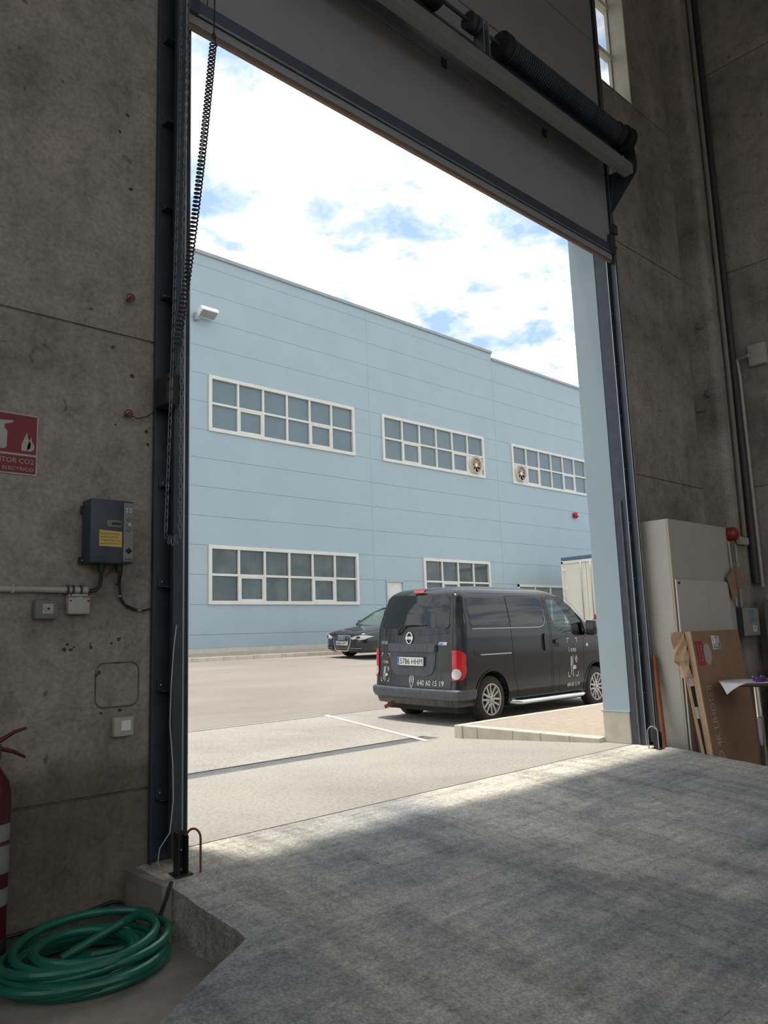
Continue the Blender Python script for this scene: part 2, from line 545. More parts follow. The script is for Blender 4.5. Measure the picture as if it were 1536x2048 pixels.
def prism(name, poly, a, b, mat, parent=None, plane='XZ', local=False, bev=0.0):
    bm = bmesh.new()
    add_prism(bm, poly, a, b, plane)
    if bev: bmesh.ops.bevel(bm, geom=bm.edges[:], offset=bev, segments=2, profile=0.5, affect='EDGES')
    return bm_to(name, bm, mat, parent, local)

def rrect(u0, u1, v0, v1, r, n=5):
    pts = []
    for cx, cy, a0 in ((u1-r, v1-r, 0), (u0+r, v1-r, PI/2), (u0+r, v0+r, PI), (u1-r, v0+r, 1.5*PI)):
        for k in range(n+1):
            a = a0 + PI/2*k/n
            pts.append((cx + r*math.cos(a), cy + r*math.sin(a)))
    return pts

def patch(name, outline, fn, mat, parent, step=0.12, thick=0.004, local=True):
    """flat outline (u,v) cut into a grid and laid on the surface fn(u,v,offset)"""
    bm = bmesh.new()
    vs_ = [bm.verts.new((u, v, 0)) for u, v in outline]
    bm.faces.new(vs_)
    us = [u for u, v in outline]; vv = [v for u, v in outline]
    for lo, hi, nrm in ((min(us), max(us), (1, 0, 0)), (min(vv), max(vv), (0, 1, 0))):
        k = int((hi-lo)/step)
        for i in range(1, k+1):
            c = lo + (hi-lo)*i/(k+1)
            bmesh.ops.bisect_plane(bm, geom=bm.verts[:]+bm.edges[:]+bm.faces[:], plane_co=Vector(nrm)*c, plane_no=nrm)
    r = bmesh.ops.extrude_face_region(bm, geom=bm.faces[:])
    top = [g for g in r['geom'] if isinstance(g, bmesh.types.BMVert)]
    ts = set(top)
    for v in bm.verts:
        v.co = Vector(fn(v.co.x, v.co.y, thick if v in ts else -0.004))
    return bm_to(name, bm, mat, parent, local, autosmooth=True)

def ribbon(name, path, fn, mat, parent, w=0.006, off=0.0025, closed=False, step=0.06, local=True, bm=None):
    own = bm is None
    if own: bm = bmesh.new()
    pts = []
    P = [Vector(p) for p in path]
    if closed: P = P + [P[0]]
    for a, b in zip(P, P[1:]):
        k = max(1, int((b-a).length/step))
        for i in range(k): pts.append(a.lerp(b, i/k))
    pts.append(P[-1])
    L_, R_ = [], []
    for i, p in enumerate(pts):
        t = pts[min(i+1, len(pts)-1)] - pts[max(i-1, 0)]
        if t.length < 1e-9: t = Vector((1, 0))
        t.normalize()
        nn = Vector((-t.y, t.x))*(w/2)
        L_.append(bm.verts.new(fn(p.x+nn.x, p.y+nn.y, off)))
        R_.append(bm.verts.new(fn(p.x-nn.x, p.y-nn.y, off)))
    for i in range(len(pts)-1):
        bm.faces.new((L_[i], R_[i], R_[i+1], L_[i+1]))
    if own: return bm_to(name, bm, mat, parent, local)

def text_mesh(s, shear=0.0):
    cu = bpy.data.curves.new('txt', 'FONT')
    cu.body = s
    cu.size = 1.0
    cu.shear = shear
    cu.resolution_u = 3
    o = bpy.data.objects.new('txt', cu)
    COL.objects.link(o)
    dg = bpy.context.evaluated_depsgraph_get()
    me = bpy.data.meshes.new_from_object(o.evaluated_get(dg))
    bpy.data.objects.remove(o)
    bpy.data.curves.remove(cu)
    me.materials.clear()
    return me

def text(name, s, fn, u0, u1, v0, v1, mat, parent, off=0.004, local=True, flip=False, rot90=False, shear=0.0, bold=0.0):
    """text fitted into the box u0..u1 x v0..v1 and laid on fn(u,v,offset)"""
    me = text_mesh(s, shear)
    bm = bmesh.new(); bm.from_mesh(me)
    bpy.data.meshes.remove(me)
    xs = [v.co.x for v in bm.verts]; ys = [v.co.y for v in bm.verts]
    ax, bx_, ay, by = min(xs), max(xs), min(ys), max(ys)
    for v in bm.verts:
        s_ = (v.co.x-ax)/(bx_-ax); t = (v.co.y-ay)/(by-ay)
        if rot90: s_, t = 1-t, s_
        u = u0 + (u1-u0)*s_
        w = v0 + (v1-v0)*t
        v.co = Vector(fn(u, w, off))
    return bm_to(name, bm, mat, parent, local)

def fXZ(y, sgn=-1):
    return lambda u, v, off: (u, y + sgn*off, v)

def copy_tree(o, parent=None):
    c = o.copy(); COL.objects.link(c); c.parent = parent
    for ch in list(o.children): copy_tree(ch, c)
    return c

# image-plane measurements turned into real positions on the far facade
FY = 16.0
def fs(x, z):
    return x*0.9537, 1.25 + (z-1.25)*0.9537

def GZ(y):
    pts = [(-10, 0), (2.2, 0.0), (5.0, 0.078), (12.0, 0.655), (13.1, 0.70), (14.3, 0.74), (30, 1.2)]
    for (a, za), (b, zb) in zip(pts, pts[1:]):
        if y <= b: return za + (zb-za)*(y-a)/(b-a)
    return 1.2

# ================================================================== STRUCTURE
XL, XR = 2.47, 7.95          # clear opening of the big door
WIN = (7.80, 8.95, 8.08, 9.90)

def build_shell():
    fl = box('floor', -7, 10.5, -14, -0.1, -0.42, -0.30, LOWFLOOR); tag(fl, kind='structure')
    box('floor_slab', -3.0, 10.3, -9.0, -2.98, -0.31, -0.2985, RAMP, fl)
    ce = empty('ceiling', (0, 0, 10.6), kind='structure')
    bm = bmesh.new()
    sky_rows = [(-7.6, -5.6), (-10.6, -8.6), (-13.6, -11.6)]  # roof openings out of view, added to brighten the hall
    ye = [0.3] + [v for r in sky_rows for v in (r[1], r[0])] + [-14.2]
    for k in range(0, len(ye), 2): add_box(bm, -7.2, 10.7, ye[k+1], ye[k], 10.6, 10.8)
    for ya, yb in sky_rows:
        for xa, xb in ((-7.2, -6.0), (9.4, 10.7)): add_box(bm, xa, xb, ya, yb, 10.6, 10.8)
    bm_to('ceiling_deck', bm, ROOFIN, ce)
    for ya, yb in sky_rows:
        for k in range(6):
            x = -6.0 + 15.4*k/6
            box('added_skylight_pane', x+0.03, x+15.4/6-0.03, ya, yb, 10.68, 10.69, CLEAR, ce)
    for k in range(4):
        bm = bmesh.new()
        y = -2.5 - 3.4*k
        add_box(bm, -7, 10.4, y-0.12, y+0.12, 10.0, 10.04); add_box(bm, -7, 10.4, y-0.02, y+0.02, 10.04, 10.56); add_box(bm, -7, 10.4, y-0.12, y+0.12, 10.56, 10.6)
        bm_to('roof_beam', bm, DKSTEEL, ce)
    # front wall
    wf = empty('wall_front', (2, 0, 0), kind='structure')
    bm = bmesh.new()
    y0, y1 = -0.135, 0.31
    add_box(bm, -7, XL, y0, y1, -0.42, 10.6)
    add_box(bm, XL, WIN[0], y0, y1, 6.2, 10.6)
    add_box(bm, WIN[0], XR, y0, y1, 6.2, WIN[2])
    add_box(bm, XR, WIN[1], y0, y1, -0.42, WIN[2])
    add_box(bm, WIN[0], WIN[1], y0, y1, WIN[3], 10.6)
    add_box(bm, WIN[1], 10.7, y0, y1, -0.42, WIN[2]); add_box(bm, WIN[1], 10.7, y0, y1, WIN[3], 10.6)
    add_box(bm, WIN[1], 9.7, y0, 0.07, WIN[2], WIN[3]); add_box(bm, 9.7, 10.7, y0, y1, WIN[2], WIN[3])
    bm_to('wall_core', bm, WALL, wf)
    g = 0.008
    def panel(x0, x1, z0, z1):
        box('concrete_panel', x0+g, x1-g, -0.15, -0.13, z0+g, z1-g, WALL, wf, bev=0.003)
    rows = [-0.30, 0.42, 3.15, 5.90, 8.06, 10.6]
    for a, b in zip(rows, rows[1:]):
        panel(-2.6, 2.46, a, b); panel(-7, -2.6, a, b)
    for a, b in zip([-0.30, 3.0, 5.90], [3.0, 5.90, 8.06]):
        panel(8.02, 9.95, a, b)
    panel(8.95, 9.95, 8.06, 10.6)
    panel(2.46, 5.1, 5.9, 8.06); panel(5.1, 7.80, 5.9, 8.06); panel(2.46, 5.1, 8.06, 10.6); panel(5.1, 7.8, 8.06, 10.6)
    # outer cladding of our own building and the blue lining of the doorway
    def clad(x0, x1, z0, z1):
        box('cladding_panel', x0+0.006, x1-0.006, 0.31, 0.33, z0+0.006, z1-0.006, CLAD, wf)
    zs = [0.34 + 0.9*k for k in range(12)]
    for a, b in zip(zs, zs[1:]):
        b = min(b, 10.6)
        clad(-7, -2.3, a, b); clad(-2.3, XL+0.0, a, b)
        if a > 6.0: clad(XL, XR if b < WIN[2] else WIN[0], a, b)
        if b < WIN[2]+0.02 or a > WIN[3]: clad(XR, 10.7, a, b)
        elif a < WIN[2]: clad(XR, 10.7, a, WIN[2]-0.01); clad(9.7, 10.7, WIN[2], b)
        else: clad(9.7, 10.7, a, b)
    box('reveal_lining', XR-0.012, XR+0.0, 0.0, 0.33, 0.345, 6.21, CLAD, wf)
    box('reveal_flange', XR-0.03, XR+0.02, -0.0, 0.35, 0.335, 0.347, CLAD, wf)
    box('reveal_lining', XL, XL+0.012, 0.0, 0.33, 0.345, 6.21, CLAD, wf)
    box('concrete_base', XR-0.016, XR+0.05, 0.01, 0.34, 0.0, 0.335, KERB, wf, bev=0.01)
    box('concrete_base', XL-0.05, XL+0.016, 0.01, 0.34, 0.0, 0.335, KERB, wf, bev=0.01)
    # column in the corner, rounded outer edge
    cp = [(9.93, -0.14), (9.93, -0.40)] + [(10.03-0.10*math.cos(a), -0.40-0.10*math.sin(a)) for a in [PI/2*k/8 for k in range(1, 9)]] + [(10.45, -0.50), (10.45, -0.14)]
    bm = bmesh.new(); add_prism(bm, cp, -0.42, 10.6, 'XY')
    tag(bm_to('wall_column', bm, WALL, None, autosmooth=True), kind='structure')
    # right wall of precast panels
    wr = empty('wall_right', (10.4, -5, 0), kind='structure')
    box('wall_core', 10.42, 10.7, -14.2, -0.14, -0.42, 10.6, WALL, wr)
    rz = [-0.30, 3.0, 5.98, 8.97, 10.6]
    for a, b in zip(rz, rz[1:]):
        for ya, yb in ((-0.2, -6.2), (-6.2, -14)):
            box('concrete_panel', 10.40, 10.43, yb+g, ya-g, a+g, b-g, WALL, wr, bev=0.003)
    bm = bmesh.new()
    add_box(bm, -7.3, -7, -14.2, 0.3, -0.42, 3.2); add_box(bm, -7.3, -7, -14.2, 0.3, 8.2, 10.6)
    add_box(bm, -7.3, -7, -14.2, -12.6, 3.2, 8.2); add_box(bm, -7.3, -7, -0.9, 0.3, 3.2, 8.2)
    tag(bm_to('wall_left', bm, PAINTW), kind='structure')
    w3 = empty('added_window_3', (-7.1, -6.7, 3.2), kind='structure')  # unseen window added to throw light on the right wall
    bm = bmesh.new()
    for k in range(7):
        y = -12.6 + 11.7*k/6
        add_box(bm, -7.2, -7.06, y-0.06, y+0.06, 3.2, 8.2)
    for z in (3.23, 5.7, 8.17): add_box(bm, -7.2, -7.06, -12.6, -0.9, z-0.04, z+0.04)
    bm_to('window_frame', bm, CREAM, w3)
    for k in range(6):
        y = -12.6 + 11.7*k/6
        for za, zb in ((3.27, 5.66), (5.74, 8.13)): box('pane', -7.14, -7.13, y+0.06, y+11.7/6-0.06, za, zb, CLEAR, w3)
    # back wall; unseen ribbon window made taller to brighten the hall
    wb = empty('wall_back', (0, -14, 0), kind='structure')
    bm = bmesh.new()
    add_box(bm, -7.3, 10.7, -14.25, -14, -0.42, 2.9); add_box(bm, -7.3, 10.7, -14.25, -14, 8.0, 10.6)
    for x0, x1 in ((-7.3, -6.0), (9.4, 10.7)): add_box(bm, x0, x1, -14.25, -14, 2.9, 8.0)
    bm_to('wall_core', bm, PAINTW, wb)
    w2 = empty('window_2', (1.7, -14, 2.9), kind='structure')
    bm = bmesh.new()
    for k in range(8):
        x = -6 + 15.4*k/7
        add_box(bm, x-0.06, x+0.06, -14.18, -14.04, 2.9, 8.0)
    for z in (2.93, 5.45, 7.97): add_box(bm, -6, 9.4, -14.18, -14.04, z-0.04, z+0.04)
    bm_to('window_frame', bm, CREAM, w2)
    for k in range(7):
        x = -6 + 15.4*k/7
        for za, zb in ((2.97, 5.41), (5.49, 7.93)): box('pane', x+0.06, x+15.4/7-0.06, -14.12, -14.11, za, zb, CLEAR, w2)
build_shell()

def build_high_window():
    x0, x1, z0, z1 = WIN
    w = empty('window_1', (x0, 0, z0), kind='structure')
    bm = bmesh.new()
    for a, b in ((x0, x0+0.04), (x1-0.035, x1)): add_box(bm, a, b, 0.07, 0.11, z0, z1)
    for z in (z0+0.03, z0+0.80, z0+1.57, z1-0.03): add_box(bm, x0, x1, 0.06, 0.14, z-0.035, z+0.035)
    bm_to('window_frame', bm, CREAM, w)
    for k in range(2):
        za = z0+0.065+0.77*k
        box('pane', x0+0.04, x1-0.035, 0.095, 0.105, za, za+0.70, CLEAR, w)
    # splayed cream lining on the right side
    bm = bmesh.new()
    add_box(bm, x1-0.012, x1+0.012, -0.152, 0.06, z0-0.02, z1)
    bm_to('window_reveal', bm, pmat('cream_reveal_paint', (0.66, 0.62, 0.52), 0.7, var=0.08), w)
    box('window_sill', x0, x1, -0.148, 0.06, z0-0.02, z0, WALL, w)
build_high_window()

def noise1(x, s=0):
    return math.sin(x*12.9+s)*0.5 + math.sin(x*31.7+s*2.1)*0.3 + math.sin(x*67.3+s*0.7)*0.2

RX1 = 8.03
def ramp_z(y): return 0.0 if y > -0.3 else 0.11*(y+0.3)
def ramp_left(y):
    if y > -1.29: return 2.16 + 0.006*noise1(y*2.0, 1)
    return 2.16 - (-1.29-y)*1.73 + 0.010*noise1(y*1.6, 4)

def build_ground():
    # ramp falling into the hall
    ys = [-0.15 - 0.05*k for k in range(int((3.02-0.15)/0.05)+1)]
    nx = 90
    bm = bmesh.new()
    grid = []
    for y in ys:
        xl = max(ramp_left(y), -1.0)
        grid.append([bm.verts.new((xl + (RX1 + 0.008*noise1(y, 9)-xl)*i/nx, y, ramp_z(y) + 0.004*noise1(y*0.7+i*0.11, i*0.05))) for i in range(nx+1)])
    for a, b in zip(grid, grid[1:]):
        for i in range(nx): bm.faces.new((a[i], a[i+1], b[i+1], b[i]))
    def skirt(vs_, dz=-0.34):
        lo = [bm.verts.new((v.co.x, v.co.y, dz)) for v in vs_]
        for i in range(len(vs_)-1): bm.faces.new((vs_[i], vs_[i+1], lo[i+1], lo[i]))
    skirt([r[0] for r in grid]); skirt([r[-1] for r in grid]); skirt(grid[-1]); skirt(grid[0])
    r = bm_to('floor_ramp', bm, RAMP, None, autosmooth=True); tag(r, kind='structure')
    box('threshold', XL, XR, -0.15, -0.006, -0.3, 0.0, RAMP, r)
    bm = bmesh.new()
    add_box(bm, 2.10, 2.158, -0.59, -0.135, -0.3, -0.002, 0.012)
    for v in bm.verts: v.co += Vector((0.006*noise1(v.co.z*9+v.co.y), 0.006*noise1(v.co.x*7, 3), 0))
    bm_to('plinth_block', bm, LOWFLOOR, r)
    # concrete apron outside, with a slot for the drain
    yd = empty('yard_ground', (5, 3, 0), kind='structure')
    def strip(name, x0, x1, ya, yb, mat, n=14, dz=0.0):
        bm = bmesh.new()
        rows = []
        for k in range(n+1):
            y = ya + (yb-ya)*k/n
            rows.append([bm.verts.new((x, y, GZ(y)+dz)) for x in (x0, (x0+x1)/2, x1)])
        for a, b in zip(rows, rows[1:]):
            for i in range(2): bm.faces.new((a[i], a[i+1], b[i+1], b[i]))
        return bm_to(name, bm, mat, yd)
    strip('concrete_apron', -8, 60, 0.008, 2.19, APRON, 4)
    strip('concrete_apron', -8, 1.0, 2.19, 2.45, APRON, 2); strip('concrete_apron', 7.2, 60, 2.19, 2.45, APRON, 2)
    strip('concrete_apron', -8, 60, 2.45, 5.12, APRON, 8)
    strip('asphalt_road', -8, 60, 5.13, 14.32, ASPH, 20)
    box('joint_bed', -6, 10, -0.10, 0.3, -0.09, -0.02, CRACK, yd)
    # shallow edge gutter of the asphalt: thin dark joint
    box('joint_bed', -8, 60, 5.0, 5.2, -0.02, GZ(5.12)-0.004, CRACK, yd)
    # far pavement along the other building
    fp = empty('far_pavement', (14, 15, 0.8), kind='structure')
    bm = bmesh.new()
    prof = [(14.42, 0.85), (16.2, 0.945)]
    for (a, za), (b, zb) in zip(prof, prof[1:]):
        q = [bm.verts.new(p) for p in ((-8, a, za), (60, a, za), (60, b, zb), (-8, b, zb))]
        bm.faces.new(q)
    bm_to('paving_surface', bm, PAVE, fp)
    bm = bmesh.new(); add_box(bm, 0, 0.96, 14.28, 14.425, 0.6, 0.85, 0.01)
    k0 = bm_to('kerbstone', bm, KERB, fp)
    for k in range(1, 36):
        c = k0.copy(); COL.objects.link(c); c.parent = fp; c.location = (0.97*k, 0, 0)
    # pavement island beside the doorway
    isl = empty('pavement_island', (8, 1, 0), kind='structure')
    def near_x(y): return 7.28 + (2.02-y)*0.325
    def isl_z(x, y):
        d = max(0.0, x-near_x(y))
        return 0.148 - 0.105*max(0, min(1, (1.95-y)/1.62))*math.exp(-d/0.9)
    bm = bmesh.new(); rows = []
    for j in range(17):
        y = 0.33 + (1.905-0.33)*j/16
        xa = near_x(y)+0.115
        rows.append([bm.verts.new((xa + (16-xa)*(i/30)**2, y, isl_z(xa + (16-xa)*(i/30)**2, y))) for i in range(31)])
    for a, b in zip(rows, rows[1:]):
        for i in range(30): bm.faces.new((a[i], a[i+1], b[i+1], b[i]))
    bm_to('paving_surface', bm, PAVE, isl, smooth=True)
    x = 7.30
    while x < 15.5:
        w = 0.62 if x > 7.4 else 0.5
        box('kerbstone', x+0.003, x+w-0.003, 1.90, 2.02, -0.02, 0.152+0.003*math.sin(x*9), KERB, isl, bev=0.007)
        x += w
    cuts = [1.90, 1.72, 1.30, 0.98, 0.66, 0.335]
    for a, b in zip(cuts, cuts[1:]):
        bm = bmesh.new()
        a2, b2 = a-0.0025, b+0.0025
        add_prism(bm, [(near_x(a2), a2), (near_x(a2)+0.125, a2), (near_x(b2)+0.125, b2), (near_x(b2), b2)], -0.02, 0.150, 'XY')
        for v in bm.verts:
            if v.co.z > 0: v.co.z = isl_z(v.co.x, v.co.y) + 0.004
        bmesh.ops.bevel(bm, geom=bm.edges[:], offset=0.007, segments=2, profile=0.5, affect='EDGES')
        bm_to('kerbstone', bm, KERB, isl)
    # drain
    dr = empty('drain_channel', (4, 2.32, 0), 'long steel grated drain across the pale concrete before the doorway', 'drain')
    bm = bmesh.new()
    add_box(bm, 1.0, 7.2, 2.19, 2.45, -0.14, -0.11)
    bm_to('trough', bm, DARKIN, dr)
    bm = bmesh.new()
    for y in (2.19, 2.435): add_box(bm, 1.0, 7.2, y, y+0.015, -0.12, GZ(y)+0.002)
    for x in (1.0, 7.185): add_box(bm, x, x+0.015, 2.19, 2.45, -0.12, GZ(2.3)+0.002)
    bm_to('edge_rail', bm, GRATE, dr)
    bm = bmesh.new()
    for k in range(10):
        x0 = 1.02 + k*0.617
        for j in range(17):
            xx = x0 + 0.02 + j*0.0355
            add_box(bm, xx, xx+0.019, 2.207, 2.433, -0.028, 0.0)
        add_box(bm, x0+0.004, x0+0.012, 2.207, 2.433, -0.03, 0.002)
    tag(bm_to('grate_bars', bm, GRATE, dr), kind='stuff')
    # painted parking lines
    def line(pts, w, label):
        bm = bmesh.new()
        (xa, ya), (xb, yb) = pts
        n = 20
        d = Vector((xb-xa, yb-ya)).normalized(); nn = Vector((-d.y, d.x))*w/2
        L_ = []
        for k in range(n+1):
            x = xa+(xb-xa)*k/n; y = ya+(yb-ya)*k/n
            L_.append([bm.verts.new((x+s*nn.x, y+s*nn.y, GZ(y+s*nn.y)+0.004)) for s in (-1, 1)])
        for a, b in zip(L_, L_[1:]): bm.faces.new((a[0], a[1], b[1], b[0]))
        bm_to('painted_line', bm, LINEPAINT, yd)
    line([(7.75, 5.05), (6.92, 2.10)], 0.09, '')
    line([(13.2, 13.55), (22, 13.55)], 0.10, '')
    line([(15.0, 10.6), (15.4, 13.55)], 0.10, '')
build_ground()

# ================================================================== FAR BUILDING
def build_far_building():
    B = empty('warehouse_building', (20, FY, 0.93), 'long blue-grey panelled industrial building with cream-framed ribbon windows', 'building')
    y0, y1 = FY, FY+0.05
    rowz = [1.48 + 0.93*k for k in range(-1, 14)]
    rowz[0] = 1.06
    roof_a, roof_b = 14.03, 13.72
    colx = [-2.0, 4.4, 12.08, 19.82, 27.55, 35.3, 43.0, 50.7]
    wins = []   # in measured coordinates: x0,x1,z0,z1,kind
    wins.append((12.75, 19.0, 7.98, 9.86, 'up', None))
    wins.append((20.43, 26.62, 7.98, 9.86, 'up', 5))
    wins.append((28.62, 34.82, 7.98, 9.86, 'up', 0))
    wins.append((12.75, 19.0, 2.41, 4.28, 'lo', None))
    wins.append((22.45, 26.60, 2.41, 4.28, 'lo4', None))
    doors = [(20.38, 21.32, 1.0, 3.34), (28.5, 33.5, 1.0, 3.34)]
    holes = [(a, b, c, d) for a, b, c, d, k, f in wins] + doors
    ztops = rowz + [14.03]
    # backing wall and volume
    bm = bmesh.new()
    xa, za = fs(-2, 0.4); xb, zb = fs(27.55, roof_a-0.1); xc, zc = fs(50.7, roof_b-0.1)
    add_box(bm, xa, xb, FY+0.06, FY+18, 0.5, zb); add_box(bm, xb, xc, FY+0.06, FY+18, 0.5, zc)
    bm_to('building_core', bm, CLADBACK, B)
    g = 0.004
    for r in range(len(ztops)-1):
        z0_, z1_ = ztops[r], ztops[r+1]
        for c in range(len(colx)-1):
            a, b = colx[c], colx[c+1]
            top = roof_a if a < 27.5 else roof_b
            zt = min(z1_, top)
            if zt - z0_ < 0.05: continue
            segs = [(a, b, z0_, zt)]
            for hx0, hx1, hz0, hz1 in holes:
                if hz1 - 0.10 < z0_ or hz0 + 0.10 > zt: continue
                new = []
                for s in segs:
                    if hx1 <= s[0] or hx0 >= s[1]: new.append(s); continue
                    if hx0 > s[0]: new.append((s[0], hx0, s[2], s[3]))
                    if hx1 < s[1]: new.append((hx1, s[1], s[2], s[3]))
                segs = new
            for s in segs:
                x0_, zz0 = fs(s[0], s[2]); x1_, zz1 = fs(s[1], s[3])
                if x1_-x0_ < 0.06: continue
                box('facade_panel', x0_+0.006, x1_-0.006, y0, y1, zz0+g, zz1-g, CLAD, B)
    # plinth and coping
    xp0, _ = fs(-2, 0); xp1, _ = fs(50.7, 0)
    box('plinth', xp0, xp1, FY-0.02, FY+0.06, 0.60, fs(0, 1.06)[1], pmat('pale_plinth_render', (0.60, 0.57, 0.50), 0.85, var=0.08), B)
    for a, b, t in ((-2, 27.58, roof_a), (27.58, 50.7, roof_b)):
        x0_, z_ = fs(a, t); x1_, _ = fs(b, t)
        box('roof_coping', x0_, x1_, FY-0.05, FY+0.35, z_-0.06, z_+0.05, COPING, B)
    # small vertical cover strips over the panel joints
    for c in colx[2:5]:
        x_, _ = fs(c, 0)
        zt = fs(0, roof_b if c > 27 else roof_a)[1]
        box('joint_strip', x_-0.03, x_+0.03, FY-0.006, FY+0.01, fs(0, 1.1)[1], zt-0.06, CLAD, B)
    # windows
    for wx0, wx1, wz0, wz1, kind, fan in wins:
        x0_, zz0 = fs(wx0, wz0); x1_, zz1 = fs(wx1, wz1)
        n = 4 if kind == 'lo4' else 6
        pm = PANEUP if kind == 'up' else PANELO
        fr = 0.11
        bm = bmesh.new()
        add_box(bm, x0_, x1_, FY-0.05, FY+0.05, zz0, zz0+fr); add_box(bm, x0_, x1_, FY-0.05, FY+0.05, zz1-fr, zz1)
        add_box(bm, x0_, x0_+fr, FY-0.05, FY+0.05, zz0+fr, zz1-fr); add_box(bm, x1_-fr, x1_, FY-0.05, FY+0.05, zz0+fr, zz1-fr)
        w = bm_to('window', bm, CREAM, B)
        ix0, ix1, iz0, iz1 = x0_+fr, x1_-fr, zz0+fr, zz1-fr
        cw = (ix1-ix0)/n
        zm = (iz0+iz1)/2
        for k in range(1, n):
            box('mullion', ix0+cw*k-0.035, ix0+cw*k+0.035, FY-0.03, FY+0.05, iz0, iz1, CREAM, w)
        box('transom', ix0, ix1, FY-0.028, FY+0.05, zm-0.035, zm+0.035, CREAM, w)
        for k in range(n):
            for r in range(2):
                a, b = ix0+cw*k+0.035, ix0+cw*(k+1)-0.035
                c, d = (iz0, zm-0.035) if r == 0 else (zm+0.035, iz1)
                if fan == k and r == 0:
                    box('fan_plate', a, b, FY+0.0, FY+0.03, c, d, CREAM, w)
                    continue
                box('pane', a, b, FY+0.03, FY+0.04, c, d, pm, w)
                if r == 0 and k in ((1, 4) if n == 6 else (1,)):
                    bm = bmesh.new(); t = 0.055
                    add_box(bm, a, b, FY-0.02, FY+0.03, c, c+t); add_box(bm, a, b, FY-0.02, FY+0.03, d-t, d)
                    add_box(bm, a, a+t, FY-0.02, FY+0.03, c+t, d-t); add_box(bm, b-t, b, FY-0.02, FY+0.03, c+t, d-t)
                    bm_to('casement', bm, CREAM, w)
        if fan is not None:
            cx = ix0+cw*(fan+0.5) - 0.04; cz = (iz0+zm)/2 - 0.02
            F = empty('wall_fan', (cx, FY, cz), 'round bronze-bladed extractor fan in the ' + ('middle upper window with the fan at its far end' if fan == 5 else 'upper window nearest the red siren'), 'fan', 'extractor fans in the upper windows')
            bm = bmesh.new()
            add_lathe(bm, [(0.34, -0.10), (0.37, -0.14), (0.37, 0.0), (0.31, 0.0), (0.31, -0.14), (0.34, -0.14)], (cx, FY, cz), 'Y', 28, cap=False)
            bm_to('housing_ring', bm, CREAM, F, autosmooth=True)
            lathe('fan_back', [(0.31, 0.0), (0.31, -0.01)], (cx, FY, cz), DARKIN, F, 'Y', 28)
            lathe('hub', [(0.085, -0.10), (0.085, -0.03)], (cx, FY, cz), CREAM, F, 'Y', 16)
            for q in range(7):
                a = 2*PI*q/7
                u = Vector((math.cos(a), 0, math.sin(a))); t = Vector((-math.sin(a), 0, math.cos(a)))
                bm = bmesh.new()
                vs_ = []
                for rr, hw, tw in ((0.07, 0.035, 0.03), (0.18, 0.075, 0.025), (0.29, 0.09, 0.02)):
                    c_ = Vector((cx, FY-0.06, cz)) + u*rr
                    vs_.append((bm.verts.new(c_ - t*hw + Vector((0, -tw, 0))), bm.verts.new(c_ + t*hw + Vector((0, tw, 0)))))
                for (p, q2), (r2, s2) in zip(vs_, vs_[1:]): bm.faces.new((p, q2, s2, r2))
                bm_to('fan_blade', bm, pmat('bronze_blade', (0.42, 0.25, 0.18), 0.4, metal=0.3, var=0.1), F)
    # door and ribbed gate
    dx0, dz0 = fs(doors[0][0], doors[0][2]); dx1, dz1 = fs(doors[0][1], doors[0][3])
    bm = bmesh.new()
    add_box(bm, dx0, dx0+0.06, FY-0.03, FY+0.05, dz0, dz1); add_box(bm, dx1-0.06, dx1, FY-0.03, FY+0.05, dz0, dz1); add_box(bm, dx0+0.06, dx1-0.06, FY-0.03, FY+0.05, dz1-0.06, dz1)
    d = bm_to('entrance_door', bm, CLAD, B)
    box('door_leaf', dx0+0.06, dx1-0.06, FY+0.03, FY+0.055, dz0, dz1-0.06, CREAM, d)
    box('door_handle', dx0+0.12, dx0+0.15, FY-0.02, FY+0.03, dz0+1.0, dz0+1.12, STEEL, d)
    dx0, dz0 = fs(doors[1][0], doors[1][2]); dx1, dz1 = fs(doors[1][1], doors[1][3])
    bm = bmesh.new()
    add_box(bm, dx0, dx0+0.1, FY-0.04, FY+0.05, dz0, dz1); add_box(bm, dx1-0.1, dx1, FY-0.04, FY+0.05, dz0, dz1); add_box(bm, dx0, dx1, FY-0.04, FY+0.05, dz1-0.1, dz1)
    d = bm_to('ribbed_gate', bm, CREAM, B)
    for k in range(4):
        a = dx0+0.1 + (dx1-dx0-0.2)*k/4; b = dx0+0.1 + (dx1-dx0-0.2)*(k+1)/4
        bm = bmesh.new()
        add_box(bm, a+0.05, b-0.05, FY+0.03, FY+0.05, dz0, dz1-0.1)
        for j in range(14):
            xx = a+0.06 + (b-a-0.14)*j/13
            add_box(bm, xx, xx+0.03, FY+0.01, FY+0.035, dz0, dz1-0.1)
        bm_to('ribbed_sheet', bm, COPING, d)
        box('gate_post', b-0.05, b+0.05, FY-0.02, FY+0.05, dz0, dz1-0.1, CREAM, d)
build_far_building()

